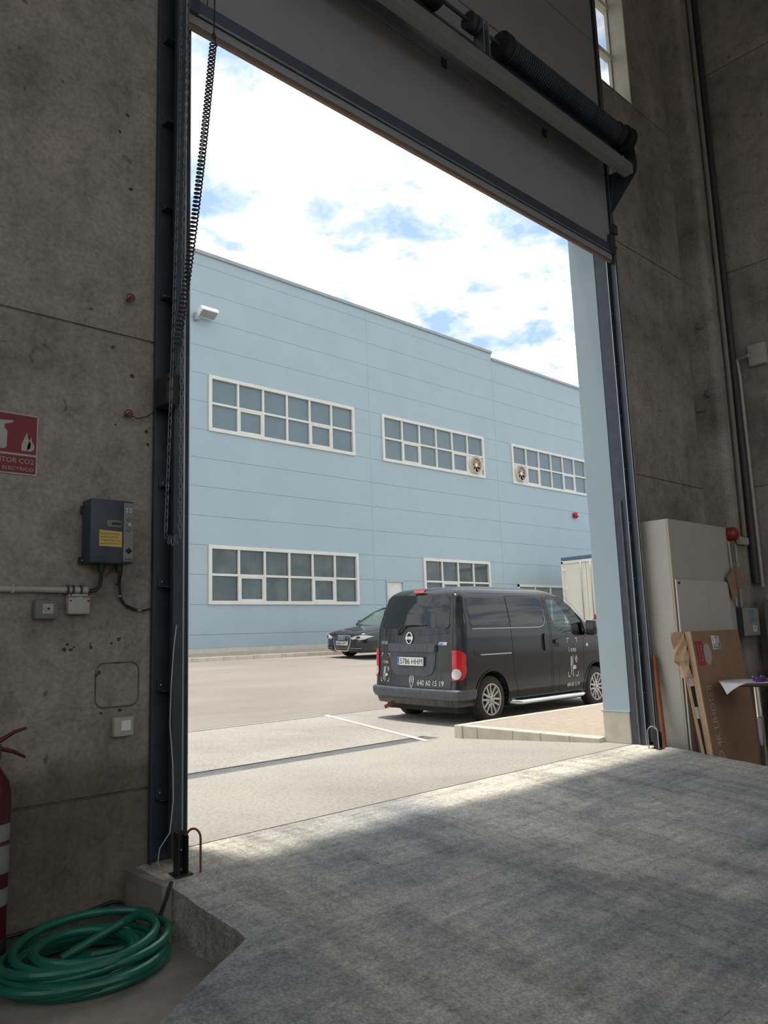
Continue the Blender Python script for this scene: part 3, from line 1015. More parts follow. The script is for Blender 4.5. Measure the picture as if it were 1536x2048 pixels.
def build_facade_items():
    # floodlight: box housing on a grey arm
    x, z = fs(12.5, 11.72)
    F = empty('floodlight', (x, FY, z), 'white box-shaped floodlight on the blue facade above the upper window', 'lamp')
    box('mounting_arm', x-0.30, x-0.16, FY-0.16, FY, z-0.14, z+0.10, COPING, F, bev=0.02)
    bm = bmesh.new()
    add_box(bm, -0.30, 0.30, -0.34, 0.0, -0.08, 0.08, 0.015)
    bm.transform(Matrix.Translation((x+0.06, FY-0.12, z+0.03)) @ Matrix.Rotation(math.radians(-28), 4, 'X'))
    bm_to('lamp_housing', bm, pmat('white_lamp_housing', (0.80, 0.82, 0.83), 0.4, var=0.03), F)
    bm = bmesh.new()
    add_box(bm, -0.26, 0.26, -0.31, -0.03, -0.09, -0.078)
    bm.transform(Matrix.Translation((x+0.06, FY-0.12, z+0.03)) @ Matrix.Rotation(math.radians(-28), 4, 'X'))
    bm_to('lamp_glass', bm, pmat('grey_lamp_glass', (0.30, 0.32, 0.31), 0.2, var=0.15), F)
    # red siren
    x, z = fs(33.45, 6.87)
    S = empty('fire_siren', (x, FY, z), 'small red fire siren on the blue facade under the third upper window', 'siren')
    lathe('siren_body', [(0.10, -0.02), (0.14, -0.05), (0.15, -0.16), (0.10, -0.22), (0.05, -0.24)], (x, FY+0.02, z), REDP, S, 'Y', 18)
    box('siren_base', x-0.10, x+0.10, FY-0.04, FY, z-0.11, z+0.11, REDP, S, bev=0.01)
    box('siren_label', x-0.05, x+0.05, FY-0.232, FY-0.222, z-0.02, z+0.03, WHITE, S)
build_facade_items()

# ================================================================== SECTIONAL DOOR
def build_door():
    D = empty('door_1', (5.2, -0.2, 5.5), kind='structure')
    y0, y1 = -0.215, -0.175
    zs = [5.72, 6.625, 7.475, 8.41, 9.3, 10.15]
    for k, (a, b) in enumerate(zip(zs, zs[1:])):
        p = box('door_panel', 2.44, 7.98, y0, y1, a+0.008, b-0.008, LEAF, D, bev=0.004)
        if k < 4:
            for x in (3.5, 5.13, 6.75):
                bm = bmesh.new()
                add_box(bm, x-0.035, x+0.035, y0-0.012, y0, b-0.05, b-0.008); add_box(bm, x-0.035, x+0.035, y0-0.012, y0, b+0.008, b+0.05)
                add_tube(bm, [(x-0.035, y0-0.008, b), (x+0.035, y0-0.008, b)], 0.009, 8)
                bm_to('hinge', bm, DKSTEEL, D)
    # bottom rail: navy box section, grey lip, rubber seal
    box('bottom_rail', 2.42, 7.98, y0-0.03, y1+0.005, 5.615, 5.72, RAIL, D, bev=0.006)
    box('rail_strip', 2.42, 7.98, y0-0.034, y0-0.02, 5.605, 5.613, STEEL, D)
    box('rail_lip', 2.42, 7.98, y0-0.008, y1, 5.535, 5.604, LEAF, D, bev=0.004)
    box('bottom_seal', 2.42, 7.98, y0+0.0, y1-0.004, 5.505, 5.535, pmat('brown_seal_rubber', (0.20, 0.13, 0.10), 0.7), D, bev=0.005)
    for x, s in ((2.44, 1), (7.96, -1)):
        bm = bmesh.new()
        add_box(bm, x-0.05, x+0.05, y0-0.05, y0-0.005, 5.60, 5.83, 0.004)
        add_tube(bm, [(x-0.02, y0-0.02, 5.70), (x+0.07*(-s), y0-0.02, 5.70)], 0.012, 8)
        add_lathe(bm, [(0.025, -0.012), (0.025, 0.012)], (x-0.075*s, y0-0.02, 5.70), 'X', 12)
        add_box(bm, x-0.07*s-0.05, x-0.07*s+0.04, y0-0.06, y0-0.01, 5.86, 5.98, 0.006)
        bm_to('corner_bracket', bm, DKSTEEL, D)

def build_tracks():
    CH = pmat('dull_track_steel', (0.075, 0.085, 0.10), 0.4, metal=0.5, var=0.12, scale=6)
    for x0, s, side in ((XL, -1, 'coiled cord'), (XR, 1, 'white boards')):
        # s: direction away from the opening
        T = empty('door_track', (x0, -0.2, 0), 'tall steel door track with angle frame beside the ' + ('hand chain and wall control box' if s < 0 else 'white board enclosure'), 'door track')
        kx = 1.0 if s < 0 else 0.56
        def bx(name, a, b, ya, yb, za, zb, mat, bev=0.002):
            a, b = (a*kx if a > 0.02 else a), (b*kx if b > 0.02 else b)
            if abs(b-a) < 0.005: b = a + math.copysign(0.005, b-a)
            xa, xb = sorted((x0+s*a, x0+s*b))
            box(name, xa, xb, ya, yb, za, zb, mat, T, bev=bev)
        z0 = 0.0 if s > 0 else 0.0
        # frame angle against the wall
        bx('wall_angle', 0.01, 0.24, -0.158, -0.150, z0, 10.2, DKSTEEL)
        bx('wall_angle', 0.232, 0.24, -0.185, -0.158, z0, 10.2, DKSTEEL if s < 0 else STEEL)
        bx('jamb_edge', -0.006, 0.010, -0.160, -0.004, z0, 5.75, DKSTEEL)
        bx('jamb_lip', -0.009, -0.002, -0.168, -0.158, z0, 5.75, STEEL)
        # track channel
        yt = -0.27500 if s < 0 else -0.245
        bx('track_channel', 0.085, 0.091, yt, -0.162, z0+0.03, 10.2, CH if s > 0 else DKSTEEL)
        bx('track_channel', 0.091, 0.150, yt, yt+0.006, z0+0.03, 10.2, CH if s > 0 else DKSTEEL)
        bx('track_channel', 0.150, 0.156, yt, yt+0.04, z0+0.03, 10.2, CH)
        # bright lips
        bx('track_lip', 0.082, 0.0935, yt-0.004, yt+0.003, z0+0.03, 10.2, STEEL)
        if s > 0: bx('track_lip', 0.150, 0.166, yt-0.004, yt+0.003, z0+0.03, 10.2, STEEL)
        z = 0.35
        k = 0
        while z < 10:
            bm = bmesh.new()
            xa, xb = sorted((x0+s*0.088*kx, x0+s*0.20*kx))
            add_box(bm, xa, xb, -0.235, -0.158, z, z+0.005); add_box(bm, xa, xb, -0.165, -0.158, z, z+0.07)
            bm_to('track_bracket', bm, STEEL if s > 0 else DKSTEEL, T)
            for bx_, bz_ in ((0.17, 0.035), (0.055, 0.20)):
                lathe('bolt', [(0.009, -0.1655), (0.009, -0.158)], (x0+s*bx_*kx, 0, z+bz_), STEEL, T, 'Y', 8)
            z += 0.62
        # side seal of rubber, torn short at the foot on the left
        zf = 0.19 if s < 0 else 0.02
        xa, xb = sorted((x0-s*0.0, x0-s*0.03))
        bm = bmesh.new()
        n = 60
        for q in range(n):
            za = zf + (5.5-zf)*q/n; zb = zf + (5.5-zf)*(q+1)/n
            w = 0.0 if s < 0 else 0.004*((q*7) % 3)
            if s < 0: add_box(bm, xa, xb+w, -0.10, -0.085, za, zb)
            elif za < 2.6: add_box(bm, xa-w, xb, -0.10, -0.09, za, zb)
        bm_to('side_seal', bm, RUBBER if s < 0 else GREYPL, T)

def build_spring_shaft():
    y, z = -0.55, 6.86
    S = empty('torsion_spring_shaft', (5.2, y, z), 'dark torsion spring shaft with drums on a grey beam above the door', 'door mechanism')
    tube('shaft', [(2.5, y, z), (7.98, y, z)], 0.018, DKSTEEL, S, 12)
    for a, b in ((2.75, 4.66), (5.62, 7.70)):
        # the coil itself: close-wound helix
        pts = []
        turns = int((b-a)/0.034)
        n = turns*10
        for k in range(n+1):
            t = k/n
            ang = 2*PI*turns*t
            pts.append((a+(b-a)*t, y+0.105*math.cos(ang), z+0.105*math.sin(ang)))
        bm = bmesh.new(); add_tube(bm, pts, 0.0155, 5)
        bm_to('torsion_spring', bm, DKSTEEL, S, autosmooth=True)
        for xx in (a, b):
            lathe('spring_plug', [(0.085, -0.05), (0.13, -0.045), (0.13, 0.045), (0.085, 0.05)], (xx, y, z), BLACK, S, 'X', 20)
    # coupling and centre bracket
    lathe('coupling', [(0.05, -0.07), (0.085, -0.06), (0.085, -0.015), (0.06, -0.01), (0.06, 0.02), (0.085, 0.025), (0.085, 0.06), (0.05, 0.07)], (5.17, y, z), DKSTEEL, S, 'X', 16)
    bm = bmesh.new()
    add_box(bm, 5.26, 5.27, y-0.06, y+0.06, 6.58, 6.95, 0.003); add_box(bm, 5.34, 5.35, y-0.06, y+0.06, 6.58, 6.95, 0.003); add_box(bm, 5.26, 5.35, y+0.05, y+0.06, 6.58, 6.95)
    bm_to('centre_bracket', bm, STEEL, S)
    # drum at each end
    for xx in (2.62, 7.86):
        lathe('cable_drum', [(0.06, -0.06), (0.155, -0.055), (0.155, -0.045), (0.13, -0.04), (0.13, 0.035), (0.16, 0.04), (0.16, 0.055), (0.06, 0.06)], (xx, y, z), BLACK, S, 'X', 28)
    # beam: rectangular tube with a lit upper face, end brackets to the tracks
    box('support_beam', 2.4, 7.93, y-0.06, y+0.06, 6.44, 6.56, pmat('grey_beam_paint', (0.19, 0.195, 0.2), 0.5, var=0.06), S, bev=0.008)
    box('beam_back_plate', 2.4, 7.93, y+0.06, y+0.066, 6.50, 6.75, DKSTEEL, S)
    for xx in (2.42, 8.02):
        bm = bmesh.new()
        add_prism(bm, [(-0.235, 6.12), (-0.60, 6.50), (-0.62, 6.62), (-0.58, 6.98), (-0.48, 6.98), (-0.46, 6.62), (-0.235, 6.62)], xx-0.006, xx+0.006, 'YZ')
        bm_to('end_bracket', bm, DKSTEEL, S)
    # lifting cables
    for xx in (2.56, 7.90):
        tube('lifting_cable', [(xx, y+0.13, z), (xx, -0.24, 5.70)], 0.004, DKSTEEL, S, 6)
build_door(); build_tracks(); build_spring_shaft()

def build_chain_and_cord():
    # hand chain: a closed loop of single links
    top, bot = 6.75, 1.88
    C0 = empty('hand_chain', (2.28, -0.50, bot), 'thin steel hand chain loop hanging in front of the door track', 'chain')
    bm = bmesh.new()
    pts = []
    for k in range(14):
        a = 2*PI*k/14
        pts.append((0.010*math.cos(a), 0, 0.019*math.sin(a) + (0.008 if math.sin(a) > 0 else -0.008)))
    add_tube(bm, pts, 0.0024, 5, closed=True)
    me = bpy.data.meshes.new('link'); bmesh.ops.recalc_face_normals(bm, faces=bm.faces[:]); bm.to_mesh(me); bm.free()
    me.materials.append(pmat('dull_chain_steel', (0.20, 0.21, 0.22), 0.45, metal=0.6, var=0.1))
    pitch = 0.040
    n = int((top-bot)/pitch)
    A = lambda t: Vector((2.235 + 0.075*t - 0.02*math.sin(PI*t), -0.50, bot + (top-bot)*t))
    Bf = lambda t: Vector((2.175 + 0.085*t + 0.02*math.sin(PI*t), -0.44, bot + (top-bot)*t))
    def link(p, turn, tilt=0):
        o = bpy.data.objects.new('link', me); COL.objects.link(o); o.parent = C0
        o.location = p - Vector(C0.location); o.rotation_euler = (0, tilt, turn)
    for k in range(n+1):
        t = k/n
        link(A(t), 0.6 + (k % 2)*PI/2); link(Bf(t), 0.3 + (k % 2)*PI/2)
    # the bottom bend of the loop
    p0, p1 = A(0), Bf(0)
    for k in range(3):
        f = (k+1)/4
        link(p0.lerp(p1, f) - Vector((0, 0, 0.03*math.sin(PI*f)+0.012)), 0.5 + (k % 2)*PI/2, 1.2*(f-0.5))
    # coiled cord
    K = empty('coiled_cord', (2.3, -0.50, 3.2), 'black coiled spring cable hanging from the door leaf corner', 'cable')
    p0 = Vector((2.455, -0.50, 5.20)); p1 = Vector((2.21, -0.50, 3.02))
    turns = 74; n = turns*10
    pts = []
    for k in range(n+1):
        t = k/n
        c = p0.lerp(p1, t) + Vector((0.05*math.sin(PI*t)*0.3, 0, 0))
        a = 2*PI*turns*t
        pts.append(c + Vector((0.021*math.cos(a), 0.021*math.sin(a), 0)))
    tube('cord_coil', pts, 0.0055, BLACK, K, 5)
    tube('cord_lead', [(2.47, -0.50, 6.6), (2.47, -0.50, 5.7), (2.46, -0.50, 5.24), (2.455+0.03, -0.50, 5.19)], 0.005, BLACK, K, 6)
    tube('cord_lead', [(2.21, -0.50, 3.03), (2.215, -0.48, 2.9), (2.23, -0.30, 2.82)], 0.005, BLACK, K, 6)
    lathe('cord_clip', [(0.012, -0.02), (0.016, 0.0), (0.012, 0.02)], (2.46, -0.50, 5.25), BLACK, K, 'Z', 10)
build_chain_and_cord()

# ================================================================== VAN
def lerp_tab(tab, z):
    if z <= tab[0][0]: return tab[0][1]
    for (a, va), (b, vb) in zip(tab, tab[1:]):
        if z <= b:
            t = (z-a)/(b-a)
            t = t*t*(3-2*t)*0.35 + t*0.65
            return va + (vb-va)*t
    return tab[-1][1]

def wheel_meshes(R, rim, width, spokes):
    """wheel around the Y axis, outer face at y=-width/2"""
    out = []
    h = width/2
    bm = bmesh.new()
    add_lathe(bm, [(rim-0.005, -h+0.02), (rim+0.012, -h), (rim+0.055, -h-0.004), (R-0.02, -h+0.012), (R, -h+0.035), (R, h-0.035), (R-0.02, h-0.012), (rim+0.03, h), (rim-0.005, h-0.02)], (0, 0, 0), 'Y', 44, cap=False)
    out.append(('tyre', bm, TYRE))
    bm = bmesh.new()
    add_lathe(bm, [(rim+0.006, -h+0.004), (rim-0.012, -h+0.004), (rim-0.02, -h+0.03), (rim-0.025, h-0.02), (rim, h-0.02)], (0, 0, 0), 'Y', 44, cap=False)
    out.append(('rim', bm, ALLOY))
    bm = bmesh.new()
    add_lathe(bm, [(rim-0.02, -h+0.075), (0.0, -h+0.075)], (0, 0, 0), 'Y', 32)
    out.append(('brake_disc', bm, DARKIN))
    bm = bmesh.new()
    for k in range(spokes):
        for d in (-1, 1):
            a = 2*PI*k/spokes
            u = Vector((math.cos(a), 0, math.sin(a))); t = Vector((-math.sin(a), 0, math.cos(a)))
            q = []
            for rr, off, hw, yy in ((0.03, 0.018, 0.016, -h+0.025), (rim*0.55, 0.030, 0.014, -h+0.016), (rim-0.012, 0.042, 0.013, -h+0.012)):
                c = u*rr + t*(off*d)
                q.append([c - t*hw + Vector((0, yy, 0)), c + t*hw + Vector((0, yy, 0)), c + t*hw + Vector((0, yy+0.03, 0)), c - t*hw + Vector((0, yy+0.03, 0))])
            vv = [[bm.verts.new(p) for p in r] for r in q]
            for A, B_ in zip(vv, vv[1:]):
                for i in range(4): bm.faces.new((A[i], A[(i+1) % 4], B_[(i+1) % 4], B_[i]))
    add_lathe(bm, [(0.0, -h+0.004), (0.028, -h+0.006), (0.034, -h+0.018), (0.075, -h+0.022), (0.08, -h+0.05)], (0, 0, 0), 'Y', 24, cap=False)
    out.append(('spokes', bm, ALLOY))
    for k in range(5):
        bm = bmesh.new()
        a = 2*PI*(k+0.5)/5
        add_lathe(bm, [(0.011, -h+0.016), (0.011, -h+0.03)], (0.055*math.cos(a), 0, 0.055*math.sin(a)), 'Y', 8)
        out.append(('wheel_nut', bm, DKSTEEL))
    return out

def make_wheels(parent, spots, R, rim, width, spokes):
    """spots: (x, y, z, mirrored)"""
    meshes = []
    for nm, bm, mat in wheel_meshes(R, rim, width, spokes):
        for e in bm.edges:
            if len(e.link_faces) == 2 and e.calc_face_angle(0) > math.radians(38): e.smooth = False
        bmesh.ops.recalc_face_normals(bm, faces=bm.faces[:])
        me = bpy.data.meshes.new(nm); bm.to_mesh(me); bm.free()
        me.materials.append(mat)
        for p in me.polygons: p.use_smooth = True
        meshes.append((nm, me))
    for x, y, z, mir in spots:
        w = None
        for nm, me in meshes:
            o = bpy.data.objects.new('wheel' if w is None else nm, me)
            COL.objects.link(o)
            if w is None:
                o.parent = parent; o.location = (x, y, z)
                o.rotation_euler = (0, 0.3*x, PI if mir else 0)
                w = o
            else:
                o.parent = w

def boolean_cut(o, cutters):
    for c in cutters:
        m = o.modifiers.new('cut', 'BOOLEAN')
        m.operation = 'DIFFERENCE'; m.object = c; m.solver = 'EXACT'
    dg = bpy.context.evaluated_depsgraph_get()
    me = bpy.data.meshes.new_from_object(o.evaluated_get(dg))
    o.modifiers.clear()
    old = o.data
    o.data = me
    bpy.data.meshes.remove(old)
    for c in cutters: bpy.data.objects.remove(c)

def temp_obj(bm):
    me = bpy.data.meshes.new('tmp'); bmesh.ops.recalc_face_normals(bm, faces=bm.faces[:]); bm.to_mesh(me); bm.free()
    me.materials.append(DARKIN)
    o = bpy.data.objects.new('tmp', me); COL.objects.link(o)
    return o

V_XR = [(0.18, 0.10), (0.30, 0.055), (0.45, 0.045), (0.55, 0.06), (0.62, 0.075), (0.90, 0.085), (1.05, 0.10), (1.35, 0.16), (1.62, 0.235), (1.74, 0.28), (1.86, 0.36)]
V_XF = [(0.18, 4.22), (0.30, 4.34), (0.55, 4.40), (0.75, 4.38), (0.92, 4.28), (1.06, 4.02), (1.16, 3.74), (1.35, 3.50), (1.53, 3.24), (1.67, 3.02), (1.76, 2.82), (1.86, 2.48)]
V_HW = [(0.18, 0.78), (0.28, 0.825), (0.45, 0.845), (0.75, 0.850), (0.98, 0.842), (1.10, 0.825), (1.35, 0.780), (1.55, 0.735), (1.68, 0.70), (1.86, 0.66)]
VZ = [(0.0, 0.0), (0.45, 0.455), (0.70, 0.785), (0.90, 1.055), (1.07, 1.27), (1.62, 1.715), (1.70, 1.755), (1.86, 1.86)]
def vz(v):
    for (a, za), (b, zb) in zip(VZ, VZ[1:]):
        if v <= b: return za + (zb-za)*(v-a)/(b-a)
    return v
V_XR = [(vz(a), b) for a, b in V_XR]
V_HW = [(vz(a), b) for a, b in V_HW]
def v_hw(z): return lerp_tab(V_HW, z)
def v_bow(x):
    return 1.0 - 0.012*max(0, x-2.3)**2.0
def van_side(sgn):
    """outer skin point at (x along the van, z) on the side sgn"""
    def fn(u, v, off):
        z = vz(v)
        return (u, sgn*(v_hw(z)*v_bow(u)+off), z)
    return fn
def rear_x(y, z):
    return lerp_tab(V_XR, z) + 0.075*abs(y/v_hw(z))**2.4
def van_rear(u, v, off):
    """u: metres to the right when looking at the tail, v: height"""
    v = vz(v)
    return (rear_x(u, v) - off, -u, v)

def van_outline(z, inset=0.0):
    xr, xf, hw = lerp_tab(V_XR, z)+inset, lerp_tab(V_XF, z)-inset*0.7, v_hw(z)-inset
    rr, rf = 0.11, 0.42 if z < 1.05 else 0.30
    half = []
    n1 = 9
    for k in range(n1):
        y = (hw-rr)*k/n1
        half.append((xr + 0.075*(y/hw)**2.4, y))
    yc = hw-rr
    xc = xr + 0.075*(yc/hw)**2.4
    xs = xc + rr*1.0
    for k in range(9):
        a = PI/2*k/8
        half.append((xs - rr*math.cos(a), yc + rr*math.sin(a)))
    n2 = 36
    xe = xf - rf
    for k in range(1, n2):
        x = xs + (xe-xs)*k/n2
        half.append((x, hw*v_bow(x)))
    hwf = hw*v_bow(xe)
    ry = min(rf*0.9, hwf*0.6)
    for k in range(11):
        a = PI/2*k/10
        half.append((xe + rf*0.72*math.sin(a), hwf - ry + ry*math.cos(a)))
    ye = hwf-ry
    for k in range(1, 7):
        y = ye*(1-k/6)
        half.append((xe + rf*0.72 + (rf*0.28)*(1-(y/max(ye, 1e-6))**2), y))
    full = half + [(x, -y) for x, y in half[-2:0:-1]]
    return full

def build_van():
    X0, Y0 = 7.98, 3.48
    roll = math.atan((GZ(4.3)-GZ(2.7))/1.6)
    Vn = empty('van', (X0, Y0, GZ(Y0)-0.02), 'dusty black van with lettering and silver wheels parked past the kerb', 'van', rot=(roll, 0, 0))
    bm = bmesh.new()
    zs = [0.25 + (1.67-0.25)*k/54 for k in range(55)]
    rings = []
    for z in zs:
        rings.append([bm.verts.new((x, y, z)) for x, y in van_outline(z)])
    # rounded roof edge, then crowned cap
    for k in range(1, 8):
        a = PI/2*k/7
        ins = 0.17*(1-math.cos(a)); z = 1.67 + 0.145*math.sin(a)
        rings.append([bm.verts.new((x, y, z)) for x, y in van_outline(min(z, 1.80), ins)])
    base = [(v.co.x, v.co.y) for v in rings[-1]]
    cx = sum(p[0] for p in base)/len(base)
    zt = 1.815
    for s, dz in ((0.75, 0.022), (0.45, 0.036), (0.15, 0.042)):
        rings.append([bm.verts.new((cx+(x-cx)*s, y*s, zt+dz)) for x, y in base])
    m = len(rings[0])
    for a, b in zip(rings, rings[1:]):
        for i in range(m): bm.faces.new((a[i], a[(i+1) % m], b[(i+1) % m], b[i]))
    bm.faces.new(rings[0][::-1]); bm.faces.new(rings[-1])
    body = bm_to('body', bm, VANP, Vn, local=True)
    body.parent = None
    cut = []
    WX = (0.835, 3.56)
    for wx in WX:
        for s in (-1, 1):
            b2 = bmesh.new()
            add_lathe(b2, [(0.375, min(s*0.50, s*1.0)), (0.375, max(s*0.50, s*1.0))], (wx, 0, 0.315), 'Y', 40)
            cut.append(temp_obj(b2))
    # cabin: side windows cut right through, hollow cab between
    FW = [(2.42, 1.06), (2.50, 0.99), (2.62, 0.975), (3.24, 0.945), (3.27, 1.00), (3.20, 1.16), (3.02, 1.38), (2.82, 1.56), (2.74, 1.60), (2.36, 1.63), (2.335, 1.58), (2.35, 1.30)]
    b2 = bmesh.new(); add_prism(b2, [(a, vz(b)) for a, b in FW], -1.0, 1.0, 'XZ'); cut.append(temp_obj(b2))
    b2 = bmesh.new(); add_prism(b2, [(2.1, 0.65), (3.3, 0.65), (3.36, 1.20), (3.05, 1.52), (2.75, 1.70), (2.1, 1.72)], -0.60, 0.60, 'XZ'); cut.append(temp_obj(b2))
    b2 = bmesh.new(); add_prism(b2, [(3.0, 1.24), (4.1, 1.24), (4.1, 1.66), (2.8, 1.66)], -0.54, 0.54, 'XZ'); cut.append(temp_obj(b2))
    boolean_cut(body, cut)
    for p in body.data.polygons: p.use_smooth = True
    try: body.data.set_sharp_from_angle(angle=math.radians(35))
    except Exception: pass
    body.parent = Vn
    R, Lf = van_side(-1), van_side(1)
    patch('windscreen', [(-0.56, 1.22), (0.56, 1.22), (0.55, 1.68), (-0.55, 1.68)], lambda u, v, off: (lerp_tab(V_XF, v)-0.084*(u/0.5)**2+off-0.02, u, v), CABGLASS, Vn, thick=0.002)
    # wheel-arch liners
    for wx in WX:
        for s in (-1, 1):
            b2 = bmesh.new()
            pts = [(wx+0.375*math.cos(a), 0.315+0.375*math.sin(a)) for a in [PI*(-0.1+1.2*k/20) for k in range(21)]]
            ra = [b2.verts.new((x, s*0.50, z)) for x, z in pts]; rb = [b2.verts.new((x, s*0.82, z)) for x, z in pts]
            for i in range(20): b2.faces.new((ra[i], ra[i+1], rb[i+1], rb[i]))
            bm_to('arch_liner', b2, DARKIN, Vn, local=True)
    # side glass
    for fn in (R, Lf):
        patch('quarter_glass', rrect(0.42, 1.30, 1.07, 1.565, 0.06), fn, BLACKGLASS, Vn, thick=0.003)
        patch('sliding_door_glass', [(1.32, 1.565), (1.32, 1.07), (2.04, 1.07), (2.12, 1.10), (2.16, 1.18), (2.18, 1.45), (2.15, 1.54), (2.08, 1.565)], fn, BLACKGLASS, Vn, thick=0.003)
        patch('front_door_glass', FW, lambda u, v, off, fn=fn: fn(u, v, off-0.012), CABGLASS, Vn, thick=0.001)
        # bright moulding below the side glass
        ribbon('glass_trim', [(0.44, 1.058), (2.02, 1.056), (2.13, 1.085), (2.175, 1.17), (2.185, 1.26)], fn, STEEL, Vn, w=0.007, off=0.006)
        # seams
        seams = [
            [(0.33, 1.64), (0.34, 1.2), (0.31, 0.9)],
            [(1.31, 1.60), (1.31, 1.06), (1.33, 0.72), (1.35, 0.55), (1.42, 0.45), (1.45, 0.30), (1.45, 0.22)],
            [(2.25, 1.66), (2.235, 1.4), (2.26, 1.05), (2.27, 0.6), (2.27, 0.24)],
            [(2.30, 1.66), (2.285, 1.4), (2.31, 1.05), (2.315, 0.6), (2.315, 0.24), (3.10, 0.24), (3.17, 0.40), (3.19, 0.90), (3.36, 1.0), (3.26, 1.18), (3.06, 1.42), (2.86, 1.60), (2.75, 1.655), (2.30, 1.66)],
            [(1.31, 1.60), (2.2, 1.62), (2.25, 1.66)],
            [(1.45, 0.235), (2.27, 0.235)],
            [(2.315, 0.62), (2.44, 0.62), (2.475, 0.595), (2.475, 0.30)],
            [(0.52, 0.30), (0.12, 0.325)],
            [(1.47, 0.36), (2.27, 0.34)], [(2.32, 0.34), (3.12, 0.37)]]
        for s in seams: ribbon('panel_seam', s, fn, INK, Vn, w=0.007, off=0.0022)
        # sliding-door rail and handles
        patch('door_rail', [(0.42, 0.83), (0.47, 0.795), (0.55, 0.778), (1.31, 0.778), (1.31, 0.80), (0.60, 0.80), (0.50, 0.815), (0.44, 0.845)], fn, INK, Vn, thick=0.003)
        patch('rail_slide', rrect(0.58, 1.28, 0.786, 0.798, 0.004, 2), fn, STEEL, Vn, thick=0.010)
        patch('handle_recess', rrect(2.03, 2.15, 0.80, 0.98, 0.05), fn, INK, Vn, thick=0.002)
        patch('door_handle', rrect(2.085, 2.145, 0.795, 0.985, 0.028), fn, VANP, Vn, thick=0.025)
        patch('handle_recess', rrect(2.36, 2.50, 0.83, 0.915, 0.02), fn, INK, Vn, thick=0.002)
        patch('door_handle', rrect(2.365, 2.50, 0.868, 0.905, 0.016), fn, VANP, Vn, thick=0.028)
        patch('side_marker', rrect(3.25, 3.31, 0.815, 0.85, 0.015), fn, WLENS, Vn, thick=0.010)
    # wheel arch lips
    for wx in WX:
        for s in (-1, 1):
            fn = lambda u, v, off, s=s: (u, s*(v_hw(v)*v_bow(u)+off), v)
            ribbon('arch_lip', [(wx+0.382*math.cos(a), 0.315+0.382*math.sin(a)) for a in [PI*(-0.06+1.12*k/24) for k in range(25)] if 0.315+0.382*math.sin(a) > 0.2], fn, VANP, Vn, w=0.02, off=0.010)
    # rear: seams of the tailgate, glass
    gate = [(-0.715, 0.47), (-0.735, 0.62), (-0.735, 1.05), (-0.70, 1.35), (-0.62, 1.62), (-0.57, 1.685), (0.57, 1.685), (0.62, 1.62), (0.70, 1.35), (0.735, 1.05), (0.735, 0.62), (0.715, 0.47)]
    bmr = bmesh.new()
    ribbon('', gate, van_rear, None, None, w=0.010, off=0.004, closed=True, bm=bmr)
    bm_to('tailgate_seam', bmr, INK, Vn, local=True)
    gl = [(-0.665, 1.13), (-0.64, 1.085), (-0.59, 1.068), (0.59, 1.068), (0.64, 1.085), (0.665, 1.13), (0.64, 1.38), (0.60, 1.55), (0.575, 1.60), (0.53, 1.622), (-0.53, 1.622), (-0.575, 1.60), (-0.60, 1.55), (-0.64, 1.38)]
    patch('rear_glass', gl, van_rear, BLACKGLASS, Vn, thick=0.005)
    ribbon('glass_edge', [(-0.672, 1.15), (-0.655, 1.075), (-0.59, 1.054), (0.59, 1.054), (0.655, 1.075), (0.672, 1.15)], van_rear, VANP, Vn, w=0.016, off=0.010)
    ribbon('tailgate_crease', [(-0.66, 1.02), (-0.40, 1.01), (0.40, 1.01), (0.66, 1.03)], van_rear, VANP, Vn, w=0.014, off=0.010)
    patch('brake_light', [(-0.10, 1.70), (-0.115, 1.755), (0.115, 1.755), (0.10, 1.70)], van_rear, REDL, Vn, thick=0.02)
    # tail lamps wrap round the corner
    def corner(sgn):
        def fn(u, v, off):
            # u: arc length from 0.70 m off centre, round the corner, then forward along the side
            v = vz(v)
            hw = v_hw(v); rr = 0.11
            yc = hw-rr
            xc = lerp_tab(V_XR, v) + 0.075*(yc/hw)**2.4
            q = u
            if q <= 0: return (xc - off, sgn*(yc+q), v)
            if q <= PI/2*rr:
                a = q/rr
                return (xc+rr-(rr+off)*math.cos(a), sgn*(yc+(rr+off)*math.sin(a)), v)
            return (xc+rr+(q-PI/2*rr), sgn*(hw+off), v)
        return fn
    for s in (-1, 1):
        fn = corner(s)
        patch('tail_lamp', [(-0.005, 0.555), (-0.005, 0.845), (0.09, 0.845), (0.17, 0.815), (0.20, 0.785), (0.185, 0.72), (0.205, 0.66), (0.18, 0.59), (0.14, 0.562)], fn, REDL, Vn, step=0.03, thick=0.016)
        patch('reverse_lens', [(0.055+0.06*math.cos(a), 0.618+0.052*math.sin(a)) for a in [2*PI*k/20 for k in range(20)]], fn, WLENS, Vn, step=0.03, thick=0.024)
    # bumper
    bmb = bmesh.new()
    secs = []
    for k in range(29):
        t = -1 + 2*k/28
        ang = t*1.0
        # path round the tail
        path = []
        L_ = 0.62
        if abs(t) < 0.72:
            y = t/0.72*0.735; x = 0.035 + 0.06*abs(y/0.8)**2.4; nx, ny = -1, 0.12*t
        else:
            q = (abs(t)-0.72)/0.28
            if q < 0.5:
                a = q/0.5*PI/2
                y = math.copysign(0.735+0.125*math.sin(a), t); x = 0.075+0.125*(1-math.cos(a)); nx, ny = -math.cos(a), math.copysign(math.sin(a), t)
            else:
                x = 0.20 + (q-0.5)/0.5*0.24; y = math.copysign(0.86, t); nx, ny = 0, math.copysign(1, t)
        sec = []
